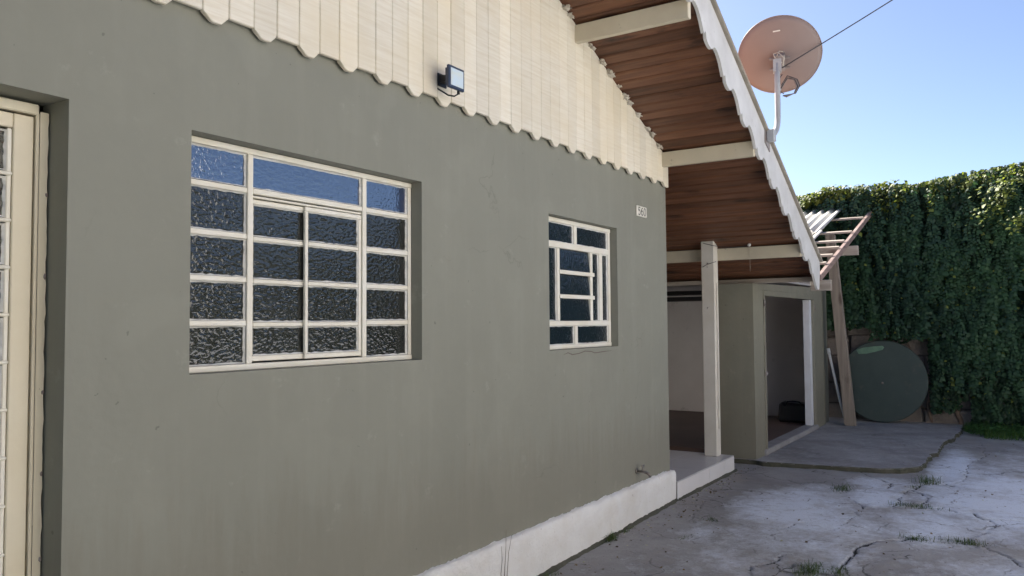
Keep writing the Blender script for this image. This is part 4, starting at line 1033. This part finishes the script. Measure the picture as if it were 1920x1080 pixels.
def dpt(rr, t, off): 
    return cD+sx*(rr*math.cos(t))+sy*(rr*math.sin(t))*1.0+axd*(dep*(rr/R_)**2+off)
for off in (0, .004):
    for i in range(1, NR+1):
        for k in range(NT): V.append(dpt(R_*i/NR, 2*math.pi*k/NT, off)[:])
b2 = NR*NT; V.append(dpt(0, 0, 0)[:]); V.append(dpt(0, 0, .004)[:]); c0, c1 = 2*b2, 2*b2+1
for s_, cc in ((0, c0), (b2, c1)):
    for k in range(NT): Fs.append((s_+k, s_+(k+1) % NT, cc))
    for i in range(NR-1):
        for k in range(NT): Fs.append((s_+i*NT+k, s_+(i+1)*NT+k, s_+(i+1)*NT+(k+1) % NT, s_+i*NT+(k+1) % NT))
for k in range(NT): a_ = (NR-1)*NT; Fs.append((a_+k, b2+a_+k, b2+a_+(k+1) % NT, a_+(k+1) % NT))
dish = obj('reflector', V, Fs, M['dish'], sd, True)
rim = [dpt(R_+.003, 2*math.pi*k/64, .004) for k in range(65)]
Vr, Fr = tube_geo(rim, .006, 6); obj('rim', [v[:] for v in Vr], Fr, M['dish'], sd, True)
# back bracket, clamp, screws
bc = cD-axd*.03
def obox(name, c, ux, uy, uz, a, b, cc, mat, parent, bev=.002):
    v8 = [c+ux*(sx_*a)+uy*(sy_*b)+uz*(sz_*cc) for sz_ in (-1, 1) for (sx_, sy_) in ((-1, -1), (1, -1), (1, 1), (-1, 1))]
    return hexa(name, [v[:] for v in v8], mat, parent, bev)
st_ = [cD+sx*(a_*.030-.02)+sy*(.235+b_*.008)+axd*(dep*(.235/R_)**2-.004) for a_, b_ in ((-1, -1), (1, -.4), (1, 1), (-1, .5))]
obj('maker_sticker', [v[:] for v in st_], [(0, 1, 2, 3)], M['porcelain'], sd)
obox('back_bracket', bc-sy*.03, sx, sy, axd, .045, .075, .022, M['rust'], sd)
obox('bracket_arm', bc+sy*.01-sx*.0, sx, sy, axd, .085, .010, .008, M['rust'], sd)
obox('bracket_arm', bc-sy*.085, sx, sy, axd, .085, .008, .008, M['rust'], sd)
obox('mast_clamp', Vector((.345, -.902, 3.75)), sx, Vector((0, 0, 1)), Vector((axd.x, axd.y, 0)).normalized(), .034, .055, .038, M['galv'], sd)
# feed arm and receiver in front, its lower part peeps out below the rim
arm0 = cD-sy*.30+axd*.03; arm1 = cD-sy*.395+axd*.16; arm2 = cD-sy*.36+axd*.38
tube('feed_arm', [arm0[:], arm1[:], arm2[:]], .010, M['galv'], sd, 8)
obox('receiver', arm2+sy*.03, sx, sy, axd, .025, .03, .05, M['galv'], sd)
# looped pale cables behind the mast and at the bottom
q = Vector((.335, -.935, 3.77))
def L_(c, a, b): return c+sx*a+Vector((0, 0, b))
tube('cable_loop', [L_(q, -.02, .0)[:], L_(q, -.035, .06)[:], L_(q, -.01, .105)[:], L_(q, .025, .095)[:], L_(q, .030, .04)[:], L_(q, .015, -.02)[:]], .0045, M['pale_wire'], sd, 6)
tube('cable_loop', [L_(q, .01, .0)[:], L_(q, -.05, .055)[:], L_(q, -.06, .085)[:], L_(q, -.02, .095)[:], L_(q, .02, .05)[:], L_(q, .02, -.03)[:]], .0045, M['pale_wire'], sd, 6)
q2 = Vector((.355, -.93, 3.53))
for i in range(4):
    s1 = .05+.008*i
    tube('cable_coil', [L_(q2, -.0, .02+.01*i)[:], L_(q2, .05, .10+.01*i)[:], L_(q2, .10+.01*i, .09)[:], L_(q2, .125+.008*i, .03)[:], L_(q2, .10+.005*i, -.03)[:], L_(q2, .04, -.055+.006*i)[:], L_(q2, .01, -.04)[:]], .0042, M['wire'] if i % 2 else M['rust'], sd, 6)
tube('cable_coil', [L_(q, .01, -.10)[:], L_(q, -.035, -.16)[:], L_(q, -.02, -.24)[:], L_(q, .02, -.27)[:]], .004, M['wire'], sd, 6)
# overhead cable running off to the upper right
oc0 = Vector((.35, -.94, 3.73)); oc1 = Vector((2.4, -4.6, 6.4))
pts = []
for i in range(13):
    t = i/12; p = oc0.lerp(oc1, t); p.z -= .10*4*t*(1-t)*.5; pts.append(p[:])
cb = tube('overhead_cable', pts, .0055, M['wire'], None, 6)
tag(cb, 'thin dark cable running from the dish up into the sky', 'cable')
# ------------------------------------------------------------------ hedges across the yard (one mirrored in the window panes, one added to block light)
def hedge(x0, x1, yf, zt, n, label):
    hd = empty('garden_hedge', ((x0+x1)/2, yf-.5, -.3), label, 'hedge')
    Y = yf-r.random(n)**1.5*.9; X = r.uniform(x0, x1, n); Z = r.uniform(-.3, zt+.8, n); tp_ = zt-.1+.9*vnoise(X+30, X*0, .6, 91, 4)
    ok = Z < tp_; X, Y, Z = X[ok], Y[ok], Z[ok]; n = len(X)
    P = np.stack([X, Y, Z], 1); N_ = np.stack([r.normal(0, .5, n), np.ones(n), r.normal(.4, .4, n)], 1); U_ = np.stack([r.normal(0, .6, n), r.normal(.4, .3, n), -np.ones(n)], 1)
    fo = leaves_mesh('foliage', P, N_, U_, r.uniform(.10, .19, n), np.array([.034, .046, .020])*(0.5+r.random((n, 1))), M['leaf'], hd); fo['kind'] = 'stuff'
    box('inner_mass', M['mortar'], hd, x0, x1, yf-1.5, yf-.45, -.3, zt-.2)
hedge(-2, 22, -11.3, 2.8, 26000, 'dark hedge across the yard mirrored in the large window panes')
hedge(-24, -7.2, -5.6, 4.6, 34000, 'taller dark hedge added at the left behind the viewpoint to block light')  # unseen, added to keep light from the left off the reveals
# made-up house behind the viewpoint, its sunlit cream front bounces light onto the wall
nh = empty('sun_bounce_house', (-3.3, -9, -.3), 'made-up cream two-storey house bouncing sunlight onto the shaded wall', 'house')
M['render'] = paint('cream_bounce_render', (.78, .77, .74), (.72, .70, .66), .85, 1.5, (.3, .7), 40, .4, .006)
box('wall', M['render'], nh, -7.2, -.1, -13, -8.2, -.35, 5.4, .01)
prism('roof', [(-7.6, 5.402), (.3, 5.402), (-3.3, 7.2)], 'y', -13.3, -7.9, M['tile'], nh)
for x in (-6.0, -1.6):
    w_ = box('window', M['steel'], nh, x-.55, x+.55, -8.199, -8.14, 3.2, 4.4, .004)
    for k in (-1, 1): box('pane', M['glass_small'], w_, x+k*.265-.22, x+k*.265+.22, -8.139, -8.132, 3.28, 4.32)
box('door', M['rough_wood'], nh, -3.9, -3.0, -8.199, -8.13, -.2, 1.95, .004)
